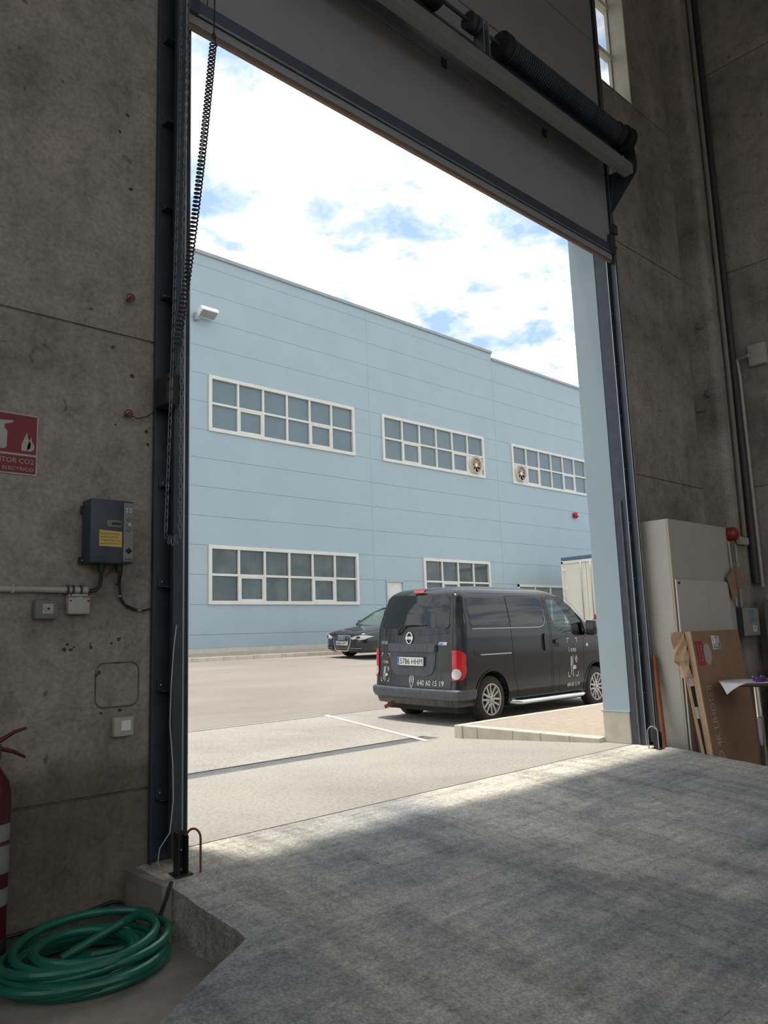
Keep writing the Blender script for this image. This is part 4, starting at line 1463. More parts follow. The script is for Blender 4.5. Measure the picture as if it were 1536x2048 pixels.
        for o_, z in ((-0.03, 0.475), (0.008, 0.475), (0.030, 0.458), (0.034, 0.43), (0.028, 0.39), (0.006, 0.345), (-0.06, 0.325)):
            sec.append(bmb.verts.new((x+nx*o_, -y-ny*o_*(1 if True else 0), z)))
        secs.append(sec)
    for a, b in zip(secs, secs[1:]):
        for i in range(6): bmb.faces.new((a[i], a[i+1], b[i+1], b[i]))
    bm_to('rear_bumper', bmb, BUMPER, Vn, local=True, autosmooth=True)
    # number plate garnish and plate
    patch('plate_recess', [(-0.46, 0.895), (-0.47, 0.855), (-0.43, 0.66), (-0.38, 0.61), (-0.28, 0.585), (0.28, 0.585), (0.38, 0.61), (0.43, 0.66), (0.47, 0.855), (0.46, 0.90)], van_rear, BUMPER, Vn, thick=0.012)
    patch('garnish_bar', rrect(-0.465, 0.465, 0.825, 0.905, 0.02), van_rear, BUMPER, Vn, thick=0.045)
    dz = 0.088
    pl = patch('number_plate', rrect(-0.275, 0.275, 0.675, 0.80, 0.015), lambda u, v, off: (rear_x(0.0, v+dz)-0.01-off, -u, v+dz), DKSTEEL, Vn, thick=0.028)
    pf = lambda u, v, off: (rear_x(0.0, v+dz)-0.01-0.028-off, -u, v+dz)
    patch('plate_face', rrect(-0.262, 0.262, 0.684, 0.793, 0.010), pf, pmat('plate_white', (0.72, 0.72, 0.66), 0.4, var=0.05), pl, thick=0.003)
    patch('plate_strip', rrect(-0.260, -0.218, 0.686, 0.791, 0.004), pf, BLUEPR, pl, thick=0.0045)
    text('plate_text', 'E', pf, -0.246, -0.232, 0.696, 0.718, WHITE, pl, off=0.006)
    text('plate_text', '5786 HHM', pf, -0.200, 0.245, 0.702, 0.776, INK, pl, off=0.0055)
    # emblem ring with bar
    ec = Vector((-0.04, 0.965))
    bmr = bmesh.new()
    ring = []
    for k in range(28):
        a = 2*PI*k/28
        ring.append(Vector(van_rear(ec.x+0.060*math.cos(a), ec.y+0.060*math.sin(a), 0.014)))
    add_tube(bmr, ring, 0.009, 6, closed=True)
    em = bm_to('emblem', bmr, CHROME, Vn, local=True, autosmooth=True)
    patch('emblem_bar', rrect(ec.x-0.072, ec.x+0.072, ec.y-0.013, ec.y+0.013, 0.003, 2), van_rear, CHROME, em, thick=0.022)
    text('emblem_text', 'NISSAN', van_rear, ec.x-0.052, ec.x+0.052, ec.y-0.007, ec.y+0.007, INK, em, off=0.0235)
    text('model_badge', 'NV200', van_rear, -0.67, -0.52, 0.895, 0.93, pmat('bright_badge', (0.62, 0.62, 0.60), 0.4, metal=0.3), Vn, off=0.009)
    bb = patch('drive_badge', [(0.50, 0.895), (0.52, 0.925), (0.65, 0.925), (0.64, 0.895)], van_rear, WLENS, Vn, thick=0.007)
    patch('badge_blue', [(0.515, 0.899), (0.527, 0.921), (0.585, 0.921), (0.58, 0.899)], van_rear, pmat('sky_blue_badge', (0.06, 0.36, 0.70), 0.3), bb, thick=0.009)
    # wiper
    wp = tube('wiper', [van_rear(-0.26, 1.0, 0.03), van_rear(-0.22, 1.05, 0.05), van_rear(-0.15, 1.115, 0.045), van_rear(0.05, 1.125, 0.035), van_rear(0.16, 1.12, 0.03)], [0.022, 0.020, 0.013, 0.010, 0.006], BLACK, Vn, 8, local=True)
    tube('wiper_blade', [van_rear(-0.16, 1.10, 0.02), van_rear(0.05, 1.108, 0.018), van_rear(0.27, 1.12, 0.016)], 0.007, RUBBER, wp, 6, local=True)
    # phone lettering and the firm's mark on tail and door
    text('phone_number', '640 60 15 19', van_rear, 0.125, 0.60, 0.495, 0.548, WHITE, Vn, off=0.006)
    pin = [(0.01+0.042*math.cos(a), 0.545+0.042*math.sin(a)) for a in [math.radians(-35 + 250*k/18) for k in range(19)]] + [(0.01, 0.463)]
    bmr = bmesh.new(); ribbon('', pin, van_rear, None, None, w=0.011, off=0.006, closed=True, bm=bmr)
    ribbon('', [(0.01+0.022*math.cos(2*PI*k/14), 0.545+0.022*math.sin(2*PI*k/14)) for k in range(14)], van_rear, None, None, w=0.005, off=0.006, closed=True, bm=bmr)
    ribbon('', [(0.00, 0.535), (0.00, 0.55), (0.01, 0.558), (0.02, 0.55), (0.02, 0.535)], van_rear, None, None, w=0.005, off=0.006, bm=bmr)
    bm_to('pin_mark', bmr, WHITE, Vn, local=True)
    def logo(fn, u0, v0, s, parent, ph):
        g = bmesh.new()
        W_, H_ = 0.30*s, 0.46*s
        c = 0.055*s
        for pts in ([(0, H_-c), (0, H_), (c, H_)], [(W_-c, H_), (W_, H_), (W_, H_-c)], [(0, c), (0, 0), (c, 0)], [(W_-c, 0), (W_, 0), (W_, c)]):
            ribbon('', [(u0+a, v0+b) for a, b in pts], fn, None, None, w=0.011*s, off=0.006, bm=g)
        # handwritten 'Plan' strokes
        strokes = [[(0.10, 0.02), (0.085, 0.16), (0.09, 0.23), (0.11, 0.24), (0.12, 0.20), (0.105, 0.14), (0.09, 0.13)], [(0.15, 0.0), (0.14, 0.12), (0.155, 0.25)], [(0.165, 0.10), (0.18, 0.13), (0.19, 0.12), (0.185, 0.09), (0.17, 0.085), (0.168, 0.10)], [(0.195, 0.13), (0.195, 0.09), (0.215, 0.09)], [(0.22, 0.09), (0.215, 0.13), (0.235, 0.12), (0.24, 0.09)]]
        for st in strokes: ribbon('', [(u0+a*s, v0+b*s) for a, b in st], fn, None, None, w=0.013*s, off=0.006, bm=g)
        ribbon('', [(u0+(0.255+0.028*math.cos(2*PI*k/14))*s, v0+(0.205+0.036*math.sin(2*PI*k/14))*s) for k in range(14)], fn, None, None, w=0.009*s, off=0.006, closed=True, bm=g)
        ribbon('', [(u0+a*s, v0+b*s) for a, b in ((0.243, 0.195), (0.243, 0.212), (0.255, 0.222), (0.267, 0.212), (0.267, 0.195))], fn, None, None, w=0.006*s, off=0.006, bm=g)
        lg = bm_to('logo_mark', g, WHITE, parent, local=True)
        for k, ch in enumerate('inmo'):
            uu = u0 + (0.04+0.062*k)*s
            wd = 0.012 if ch == 'i' else (0.045 if ch == 'm' else 0.034)
            hh = 0.058 if ch == 'i' else 0.044
            text('logo_letter', ch, fn, uu, uu+wd*s, v0+0.295*s, v0+(0.295+hh)*s, WHITE, lg, off=0.006)
        patch('logo_dot', [(u0+(0.245+0.018*math.cos(2*PI*k/12))*s, v0+(0.385+0.022*math.sin(2*PI*k/12))*s) for k in range(12)], fn, REDP, lg, thick=0.006)
        if ph: text('phone_number', '640 60 15 19', fn, u0-0.03*s, u0+0.34*s, v0-0.145*s, v0-0.085*s, WHITE, lg, off=0.006)
    logo(van_rear, -0.665, 0.515, 0.62, Vn, False)
    logo(R, 2.71, 0.49, 0.92, Vn, True)
    # exhaust, underside, side step, mirrors
    tube('exhaust_pipe', [(0.9, 0.30, 0.25), (0.30, 0.42, 0.24), (0.12, 0.47, 0.225), (0.02, 0.52, 0.195)], 0.026, RUST, Vn, 10, local=True)
    box('underbody', 0.25, 4.1, -0.70, 0.70, 0.16, 0.24, DARKIN, Vn, local=True)
    tube('rear_axle', [(0.835, -0.62, 0.30), (0.835, 0.62, 0.30)], 0.045, DARKIN, Vn, 10, local=True)
    for s in (-1, 1):
        st = tube('side_step', [(1.30, s*0.78, 0.245), (1.36, s*0.86, 0.235), (1.44, s*0.885, 0.232), (3.0, s*0.885, 0.232), (3.10, s*0.86, 0.235), (3.16, s*0.78, 0.245)], 0.034, CHROME, Vn, 14, local=True)
        for xx in (1.6, 2.9): tube('step_bracket', [(xx, s*0.88, 0.225), (xx, s*0.6, 0.21)], 0.015, DKSTEEL, st, 8, local=True)
        mr = bmesh.new()
        add_box(mr, 3.22, 3.32, min(s*0.86, s*1.04), max(s*0.86, s*1.04), 1.11, 1.34, 0.03)
        mo = bm_to('mirror', mr, VANP, Vn, local=True, autosmooth=True)
        box('mirror_glass', 3.212, 3.222, min(s*0.88, s*1.02), max(s*0.88, s*1.02), 1.13, 1.32, CHROME, mo, local=True)
        tube('mirror_arm', [(3.27, s*0.76, 1.15), (3.27, s*0.88, 1.16)], 0.025, BLACK, mo, 8, local=True)
    # cab interior
    for s in (-1, 1):
        sb = bmesh.new(); add_box(sb, 2.18, 2.40, s*0.36-0.22, s*0.36+0.22, 0.6, 1.18, 0.05); add_box(sb, 2.2, 2.34, s*0.36-0.11, s*0.36+0.11, 1.2, 1.38, 0.04); add_box(sb, 2.3, 2.75, s*0.36-0.22, s*0.36+0.22, 0.56, 0.72, 0.04)
        bm_to('seat', sb, pmat('grey_seat_fabric', (0.05, 0.05, 0.055), 0.9), Vn, local=True, autosmooth=True)
    sw = bmesh.new()
    add_tube(sw, [Vector((2.95, 0.36, 1.0)) + Matrix.Rotation(math.radians(-65), 3, 'Y') @ Vector((0.18*math.cos(2*PI*k/20), 0.18*math.sin(2*PI*k/20), 0)) for k in range(20)], 0.015, 6, closed=True)
    bm_to('steering_wheel', sw, BLACK, Vn, local=True, autosmooth=True)
    box('dashboard', 3.05, 3.45, -0.63, 0.63, 0.62, 0.96, BLACK, Vn, bev=0.04, local=True)
    Vn.scale = (1, 1, 1.05)
    make_wheels(Vn, [(WX[0], -0.735, 0.31, False), (WX[1], -0.735, 0.31, False), (WX[0], 0.735, 0.31, True), (WX[1], 0.735, 0.31, True)], 0.31, 0.205, 0.185, 6)
BLACKGLASS = pmat('privacy_glass', (0.012, 0.013, 0.015), 0.05, var=0.25, scale=6, stretch=(4, 4, 0.5), spec=0.6)
BUMPER = pmat('grey_dusty_bumper', (0.078, 0.086, 0.098), 0.5, var=0.3, scale=8, stretch=(6, 6, 0.6))
build_van()

# ================================================================== CAR
def build_car():
    # local: x backwards from the nose, y to the car's right, z up; the nose points to world -X
    Xn, Yc = 14.3, 12.45
    Cn = empty('car', (Xn, Yc, GZ(12.4)+0.0), 'dark saloon car with chrome grille parked along the blue facade', 'car', rot=(math.radians(2.5), 0, 0))
    st = [  # x, half width, z bottom, z shoulder, z top centre
        (0.00, 0.40, 0.26, 0.50, 0.56), (0.02, 0.60, 0.22, 0.60, 0.655), (0.06, 0.70, 0.19, 0.65, 0.70), (0.14, 0.79, 0.18, 0.69, 0.735), (0.28, 0.86, 0.18, 0.72, 0.775), (0.5, 0.905, 0.18, 0.755, 0.825),
        (0.9, 0.925, 0.18, 0.81, 0.89), (1.25, 0.93, 0.18, 0.855, 0.94), (1.6, 0.935, 0.18, 0.885, 0.95), (2.4, 0.935, 0.18, 0.91, 0.95), (3.3, 0.935, 0.18, 0.93, 0.96), (4.0, 0.92, 0.18, 0.94, 0.98), (4.5, 0.88, 0.20, 0.93, 0.98), (4.8, 0.80, 0.24, 0.88, 0.94), (4.9, 0.68, 0.30, 0.80, 0.86)]
    bm = bmesh.new()
    rings = []
    for x, hw, zb, zs_, zt in st:
        half = [(0, zb), (hw*0.75, zb), (hw*0.93, zb+0.03), (hw*0.985, zb+0.12), (hw, (zb+zs_)/2), (hw*0.99, zs_-0.10), (hw*0.965, zs_-0.035), (hw*0.90, zs_+0.005), (hw*0.75, zs_+(zt-zs_)*0.55), (hw*0.4, zt-(zt-zs_)*0.10), (0, zt)]
        full = half + [(-y, z) for y, z in half[-2:0:-1]]
        rings.append([bm.verts.new((x, y, z)) for y, z in full])
    m = len(rings[0])
    for a, b in zip(rings, rings[1:]):
        for i in range(m): bm.faces.new((a[i], a[(i+1) % m], b[(i+1) % m], b[i]))
    bm.faces.new(rings[0][::-1]); bm.faces.new(rings[-1])
    from mathutils.bvhtree import BVHTree
    bmesh.ops.recalc_face_normals(bm, faces=bm.faces[:])
    tree = BVHTree.FromBMesh(bm)
    def nose(u, v, off, s=1):
        hit = tree.ray_cast(Vector((-1, s*u, v)), Vector((1, 0, 0)))
        if hit[0] is None: return (0.5, s*u, v)
        return tuple(hit[0] + Vector((-1, s*0.35 if abs(u) > 0.5 else 0, 0)).normalized()*off)
    body = bm_to('body', bm, CARP, Cn, local=True)
    body.parent = None
    cut = []
    for wx in (0.98, 3.90):
        for s in (-1, 1):
            b2 = bmesh.new(); add_lathe(b2, [(0.37, min(s*0.62, s*1.1)), (0.37, max(s*0.62, s*1.1))], (wx, 0, 0.33), 'Y', 32); cut.append(temp_obj(b2))
    boolean_cut(body, cut)
    body.parent = Cn
    for p in body.data.polygons: p.use_smooth = True
    try: body.data.set_sharp_from_angle(angle=math.radians(40))
    except Exception: pass
    # greenhouse
    gs = [(1.22, 0.66, 0.93, 0.935), (1.5, 0.72, 0.93, 1.10), (1.85, 0.72, 0.93, 1.29), (2.2, 0.69, 0.93, 1.41), (2.6, 0.67, 0.94, 1.455), (3.1, 0.66, 0.95, 1.445), (3.6, 0.65, 0.96, 1.36), (4.1, 0.64, 0.97, 1.15), (4.35, 0.64, 0.97, 1.0)]
    bm = bmesh.new(); rings = []
    for x, hw, zb, zt in gs:
        wb = 0.80
        half = [(0, zb-0.04), (wb, zb-0.04), (wb + (hw-wb)*0.55, zb+(zt-zb)*0.6), (hw*0.93, zt-(zt-zb)*0.08), (hw*0.7, zt-0.012), (0, zt)]
        full = half + [(-y, z) for y, z in half[-2:0:-1]]
        rings.append([bm.verts.new((x, y, z)) for y, z in full])
    m = len(rings[0])
    for a, b in zip(rings, rings[1:]):
        for i in range(m): bm.faces.new((a[i], a[(i+1) % m], b[(i+1) % m], b[i]))
    bm.faces.new(rings[0][::-1]); bm.faces.new(rings[-1])
    bm_to('glasshouse', bm, pmat('green_car_glass', (0.10, 0.15, 0.13), 0.05, var=0.1, spec=0.7), Cn, local=True, autosmooth=True)
    bm = bmesh.new(); rr = []
    for x, hw, zb, zt in gs[3:7]:
        rr.append([bm.verts.new((x, y*hw*0.93, zt + 0.012 - (0.06*(zt-zb) if abs(y) > 0.9 else (0.008 if abs(y) > 0.6 else 0)))) for y in (-1.0, -0.75, 0, 0.75, 1.0)])
    for a, b in zip(rr, rr[1:]):
        for i in range(4): bm.faces.new((a[i], a[i+1], b[i+1], b[i]))
    bm_to('roof', bm, CARP, Cn, local=True, smooth=True)
    for s in (-1, 1):
        tube('front_pillar', [(1.22, s*0.80, 0.92), (1.5, s*0.765, 1.07), (1.85, s*0.72, 1.25), (2.2, s*0.66, 1.385), (2.6, s*0.635, 1.425)], 0.028, CARP, Cn, 8, local=True)
        tube('side_mirror_arm', [(1.62, s*0.86, 0.93), (1.60, s*0.98, 0.96)], 0.02, CARP, Cn, 8, local=True)
        b2 = bmesh.new(); add_box(b2, 1.52, 1.66, min(s*0.94, s*1.08), max(s*0.94, s*1.08), 0.92, 1.04, 0.03); bm_to('side_mirror', b2, CARP, Cn, local=True, autosmooth=True)
    # front: surface function (y across, z)
    def front(u, v, off):
        return (0.015 + 0.16*abs(u/0.86)**2.6 + max(0, v-0.58)*0.35 + max(0, 0.32-v)*0.1 - off, u, v)
    gr = [(-0.36, 0.60), (-0.30, 0.635), (0.30, 0.635), (0.36, 0.60), (0.36, 0.46), (0.27, 0.24), (0.22, 0.215), (-0.22, 0.215), (-0.27, 0.24), (-0.36, 0.46)]
    g = patch('grille', gr, front, INK, Cn, thick=0.02)
    bmr = bmesh.new(); ribbon('', gr, front, None, None, w=0.028, off=0.035, closed=True, bm=bmr); bm_to('grille_frame', bmr, CHROME, g, local=True)
    for z in (0.28, 0.32, 0.50, 0.55, 0.59): ribbon('grille_bar', [(-0.33 + max(0, 0.46-z)*0.3, z), (0.33 - max(0, 0.46-z)*0.3, z)], front, STEEL, g, w=0.010, off=0.03)
    for k in range(4):
        bmr = bmesh.new()
        c = -0.105 + 0.07*k
        add_tube(bmr, [front(c+0.042*math.cos(2*PI*q/16), 0.565+0.042*math.sin(2*PI*q/16), 0.05) for q in range(16)], 0.008, 5, closed=True)
        bm_to('grille_ring', bmr, CHROME, g, local=True)
    pl = patch('number_plate', rrect(-0.26, 0.26, 0.365, 0.475, 0.01), front, pmat('plate_white', (0.72, 0.72, 0.66)), Cn, thick=0.05)
    patch('plate_strip', rrect(0.22, 0.258, 0.368, 0.472, 0.004), front, BLUEPR, pl, thick=0.052)
    text('plate_text', '6800 HPT', lambda u, v, off: front(-u, v, off), -0.20, 0.24, 0.385, 0.455, INK, pl, off=0.054)
    for s in (-1, 1):
        fn = lambda u, v, off, s=s: nose(u, v, off, s)
        patch('headlamp', [(0.40, 0.585), (0.45, 0.53), (0.60, 0.555), (0.70, 0.525), (0.80, 0.545), (0.885, 0.625), (0.80, 0.655), (0.60, 0.64)], fn, WLENS, Cn, step=0.05, thick=0.03)
        patch('headlamp_bezel', [(0.58, 0.57), (0.68, 0.56), (0.72, 0.60), (0.66, 0.63), (0.60, 0.62)], fn, INK, Cn, step=0.05, thick=0.034)
        patch('lower_intake', [(0.36, 0.34), (0.38, 0.25), (0.72, 0.245), (0.76, 0.29), (0.66, 0.345)], fn, INK, Cn, step=0.05, thick=0.012)
        ribbon('chrome_blade', [(0.38, 0.30), (0.55, 0.295), (0.74, 0.30)], fn, STEEL, Cn, w=0.016, off=0.022)
    make_wheels(Cn, [(0.98, -0.80, 0.33, False), (3.90, -0.80, 0.33, False), (0.98, 0.80, 0.33, True), (3.90, 0.80, 0.33, True)], 0.33, 0.23, 0.22, 5)
build_car()

# ================================================================== TRUCK
def build_truck():
    x0, y0, y1 = 27.9, 11.85, 14.2
    zg = GZ(13)
    T = empty('box_truck', (x0, 13, zg), 'cream box truck with closed rear doors standing by the blue facade', 'truck')
    zb, zt = zg+0.95, 4.20
    box('cargo_box', x0+0.05, x0+7.2, y0, y1, zb, zt-0.12, CREAMPAINT, T, bev=0.02)
    box('roof_sheet', x0-0.02, x0+7.25, y0-0.02, y1+0.02, zt-0.12, zt+0.06, TRUCKBLUE, T, bev=0.03)
    bm = bmesh.new()
    add_box(bm, x0-0.04, x0+0.05, y0, y0+0.10, zb-0.05, zt-0.10, 0.01); add_box(bm, x0-0.04, x0+0.05, y1-0.10, y1, zb-0.05, zt-0.10, 0.01)
    add_box(bm, x0-0.04, x0+0.05, y0, y1, zt-0.24, zt-0.12, 0.01); add_box(bm, x0-0.04, x0+0.05, y0, y1, zb-0.12, zb, 0.01)
    bm_to('rear_frame', bm, CREAMPAINT, T)
    ym = (y0+y1)/2
    for a, b in ((y0+0.11, ym-0.01), (ym+0.01, y1-0.11)):
        d = box('rear_door', x0-0.02, x0+0.045, a, b, zb+0.01, zt-0.25, CREAMPAINT, T, bev=0.012)
        yr = a+0.16 if a < ym-0.5 and False else (b-0.22 if b < ym+0.1 else a+0.22)
        tube('lock_rod', [(x0-0.05, yr, zb-0.02), (x0-0.05, yr, zt-0.2)], 0.018, STEEL, d, 8)
        hy = a if a < ym-0.2 else b
        for z in (zb+0.3, (zb+zt)/2, zt-0.5):
            box('door_hinge', x0-0.05, x0-0.01, hy-0.10, hy+0.10, z-0.03, z+0.03, CREAMPAINT, d)
    prism('warning_triangle', [(12.62, 1.62), (12.86, 1.62), (12.74, 1.84)], x0-0.06, x0-0.045, REDP, T, 'YZ')
    box('orange_plate', x0-0.06, x0-0.045, 12.0, 12.5, 1.62, 1.78, pmat('orange_reflector', (0.75, 0.22, 0.05), 0.5), T)
    box('chassis', x0+0.2, x0+8.5, ym-0.5, ym+0.5, zb-0.30, zb-0.05, DKSTEEL, T)
    bm = bmesh.new()
    add_prism(bm, [(x0+7.5, zg+0.55), (x0+9.3, zg+0.55), (x0+9.4, zg+1.3), (x0+9.0, zg+2.4), (x0+7.5, zg+2.5)], y0+0.1, y1-0.1, 'XZ')
    bmesh.ops.bevel(bm, geom=bm.edges[:], offset=0.08, segments=3, profile=0.5, affect='EDGES')
    cab = bm_to('cab', bm, CREAMPAINT, T, autosmooth=True)
    prism('windscreen', [(x0+9.06, zg+2.28), (x0+9.40, zg+1.42), (x0+9.42, zg+1.42), (x0+9.08, zg+2.28)], y0+0.25, y1-0.25, BLACKGLASS, cab)
    for yy in (y0+0.14, y1-0.14):
        for xx in (x0+1.5, x0+8.4):
            w = lathe('wheel', [(0.0, -0.13), (0.26, -0.13), (0.28, -0.14), (0.46, -0.14), (0.48, -0.11), (0.48, 0.11), (0.46, 0.14), (0.28, 0.14), (0.26, 0.13), (0.0, 0.13)], (xx, yy, zg+0.48), TYRE, T, 'Y', 30)
    box('rear_bumper', x0+0.1, x0+0.2, y0+0.1, y1-0.1, zg+0.45, zg+0.58, DKSTEEL, T)
    for yy in (y0+0.25, y1-0.25): box('rear_lamp', x0+0.07, x0+0.11, yy-0.12, yy+0.12, zg+0.62, zg+0.74, REDL, T)
build_truck()

# ================================================================== THINGS ON THE LEFT OF THE DOOR
WY = -0.15
def wall_f(u, v, off): return (u, WY-off, v)

def build_left_wall_items():
    # door control box
    C0 = empty('control_box', (1.95, WY, 1.71), 'grey and black door control box with yellow note on concrete wall', 'control box')
    x0, x1, z0, z1, d = 1.825, 2.085, 1.715, 2.085, 0.13
    bm = bmesh.new(); add_box(bm, x0, x1, WY-d, WY-0.006, z0, z1, 0.012)
    bm_to('housing', bm, DKSTEEL, C0, autosmooth=True)
    fm = lambda u, v, off: (u, WY-d-off, v)
    box('button_strip', 2.02, x1-0.004, WY-d-0.006, WY-d, z0+0.012, z1-0.012, pmat('grey_keypad', (0.20, 0.21, 0.22), 0.5, var=0.05), C0, bev=0.003)
    for k, z in enumerate((1.975, 1.945, 1.915)):
        lathe('push_button', [(0.012, -0.006), (0.011, 0.0), (0.0, 0.002)], (2.052, WY-d-0.008, z), GREYPL if k != 1 else PLAST, C0, 'Y', 14)
    for k in range(4): box('key_label', 2.03+0.022*(k % 2), 2.047+0.022*(k % 2), WY-d-0.008, WY-d-0.006, 2.03-0.016*(k//2), 2.042-0.016*(k//2), PLAST, C0)
    patch('diamond_key', [(2.03, 1.79), (2.052, 1.808), (2.074, 1.79), (2.052, 1.772)], lambda u, v, off: (u, WY-d-0.006-off, v), INK, C0, thick=0.003, local=False)
    text('unit_number', 'A445', lambda u, v, off: (u, WY-d-0.006-off, v), 2.026, 2.078, 1.733, 1.748, INK, C0, off=0.001, local=False)
    patch('display_window', rrect(1.92, 2.01, 1.925, 1.965, 0.015), fm, GREYPL, C0, thick=0.004, local=False)
    patch('display_slot', rrect(1.95, 2.005, 1.938, 1.952, 0.004), fm, INK, C0, thick=0.006, local=False)
    nt = patch('paper_note', [(1.878, 1.812), (1.878, 1.905), (2.012, 1.90), (2.012, 1.81)], fm, YELLOW, C0, thick=0.003, local=False)
    g = bmesh.new()
    random.seed(3)
    for r in range(4):
        z = 1.885 - 0.019*r
        x = 1.885
        while x < 1.995:
            w = random.uniform(0.006, 0.014)
            ribbon('', [(x, z-random.uniform(0, 0.008)), (x+w*0.4, z+random.uniform(0, 0.006)), (x+w, z-random.uniform(0, 0.008))], fm, None, None, w=0.002, off=0.005, bm=g)
            x += w + 0.004
    bm_to('handwriting', g, INK, nt)
    C0.location.x -= 0.03
    for x, z in ((x0-0.02, 2.03), (x0-0.025, 1.735)):
        b2 = bmesh.new(); add_box(b2, x-0.02, x+0.022, WY-0.03, WY, z-0.022, z+0.022, 0.006)
        o = bm_to('mounting_lug', b2, BLACK, C0)
        lathe('lug_screw', [(0.006, -0.034), (0.006, -0.03)], (x-0.005, WY, z), STEEL, o, 'Y', 8)
        box('lug_clip', x+0.022, x+0.032, WY-0.05, WY-0.03, z-0.018, z+0.018, PLAST, o)
    for x in (1.893, 2.0): lathe('cable_gland', [(0.018, -0.045), (0.022, -0.02), (0.022, 0.0)], (x, WY-0.06, z0), BLACK, C0, 'Z', 12)
    # cables of the control box
    K = empty('box_cable', (2.0, WY, 1.5), 'black twisted cables drooping from control box to the door frame', 'cable')
    for dx, dy in ((0, 0), (0.012, -0.012)):
        tube('cable', [(2.0+dx, WY-0.06+dy, 1.67), (2.002+dx, WY-0.05, 1.63), (2.02, WY-0.03+dy*0.4, 1.57), (2.03+dx*0.5, WY-0.02+dy*0.5, 1.52), (2.06, WY-0.012+dy*0.4, 1.485), (2.12+dx, WY-0.012+dy*0.5, 1.455), (2.18, WY-0.012+dy*0.4, 1.450), (2.23, WY-0.03, 1.465)], 0.006, BLACK, K, 6)
    for k, (x, z) in enumerate(((2.012, 1.605), (2.028, 1.535), (2.085, 1.467), (2.15, 1.452))):
        lathe('cable_tie', [(0.013, -0.004), (0.013, 0.004)], (x, WY-0.022, z), PLAST if k % 2 else BLACK, K, 'Z', 8)
    K2 = empty('supply_cable', (1.88, WY, 1.6), 'thick black supply cable curving from conduit into control box', 'cable')
    tube('cable', [(1.893, WY-0.06, 1.675), (1.898, WY-0.05, 1.63), (1.895, WY-0.04, 1.59), (1.875, WY-0.035, 1.567), (1.845, WY-0.03, 1.562), (1.825, WY-0.03, 1.562)], 0.012, BLACK, K2, 8)
    # grey conduit with clips along the wall
    cd = empty('wall_conduit', (1.0, WY, 1.57), 'grey plastic conduit running along the wall to the control box', 'conduit')
    tube('pipe', [(-2.0, WY-0.025, 1.575), (1.83, WY-0.025, 1.566)], 0.017, PLAST, cd, 12)
    tube('coupling', [(1.70, WY-0.025, 1.567), (1.83, WY-0.025, 1.566)], 0.021, PLAST, cd, 12)
    for x in (1.42, 1.715, 1.745, 1.79):
        b2 = bmesh.new(); add_box(b2, x-0.006, x+0.006, WY-0.05, WY, 1.545, 1.592, 0.002)
        bm_to('pipe_clip', b2, BLACK if x > 1.6 else PLAST, cd)
    # socket, junction box, switch
    def plate_box(name, label, cat, x0, x1, z0, z1, d, mat, group=None):
        e = empty(name, ((x0+x1)/2, WY, z0), label, cat, group)
        bm = bmesh.new(); add_box(bm, x0, x1, WY-d, WY-0.001, z0, z1, 0.010)
        bm_to('back_box', bm, mat, e, autosmooth=True)
        return e
    e = plate_box('wall_socket', 'grey surface socket with white square insert under the conduit', 'socket', 1.535, 1.66, 1.405, 1.51, 0.055, GREYPL)
    box('insert', 1.573, 1.633, WY-0.06, WY-0.054, 1.432, 1.488, PLAST, e, bev=0.003)
    lathe('key_switch', [(0.017, -0.066), (0.017, -0.058), (0.012, -0.058)], (1.603, WY, 1.46), PLAST, e, 'Y', 16)
    lathe('key_hole', [(0.007, -0.068), (0.007, -0.06)], (1.603, WY, 1.46), INK, e, 'Y', 10)
    e = plate_box('emergency_lamp', 'small beige wall unit with green light strip beside the grey socket', 'wall unit', 1.715, 1.84, 1.43, 1.545, 0.05, PLAST)
    box('cover_lip', 1.713, 1.842, WY-0.054, WY-0.03, 1.525, 1.532, GREYPL, e)
    box('light_strip', 1.765, 1.795, WY-0.053, WY-0.049, 1.518, 1.525, LED, e, bev=0.001)
    for x in (1.728, 1.828):
        for z in (1.505, 1.538): lathe('screw', [(0.005, -0.053), (0.005, -0.049)], (x, WY, z), INK, e, 'Y', 8)
    e = plate_box('light_switch', 'beige surface light switch low on the stained wall', 'switch', 1.995, 2.115, 0.735, 0.845, 0.05, PLAST)
    box('rocker', 2.035, 2.092, WY-0.058, WY-0.049, 0.765, 0.825, WHITE, e, bev=0.004)
    # anchor eye bolts cast in the wall
    for z, lab in ((3.39, 'short rusty anchor pin in the wall above the panel joint'), (2.64, 'short rusty anchor pin in the wall beside the hand chain')):
        a = empty('anchor_pin', (2.05, WY, z), lab, 'anchor pin', 'anchor pins in the concrete wall')
        tube('pin', [(2.05, WY, z), (2.05, WY-0.06, z-0.004)], 0.009, RUST, a, 8)
        tube('wire_loop', [(2.05+0.025*math.cos(2*PI*k/12), WY-0.05, z+0.025*math.sin(2*PI*k/12)) for k in range(12)], 0.004, RUST, a, 5, closed=True)
        lathe('pin_head', [(0.016, -0.064), (0.016, -0.056)], (2.05, WY, z-0.004), RUST, a, 'Y', 10)
    tube_o = tube('thin_wire', [(2.07, WY-0.04, 2.635), (2.12, WY-0.02, 2.63), (2.18, WY-0.02, 2.65), (2.24, WY-0.02, 2.70)], 0.003, BLACK)
    tag(tube_o, 'thin dark wire from anchor pin to black box on frame', 'wire')
    # black limit box on the frame
    b2 = bmesh.new(); add_box(b2, 2.215, 2.325, -0.36, -0.186, 2.70, 2.90, 0.02)
    tag(bm_to('black_box', b2, BLACK, None, autosmooth=True), 'black plastic box fixed on the door frame behind the chain', 'box')
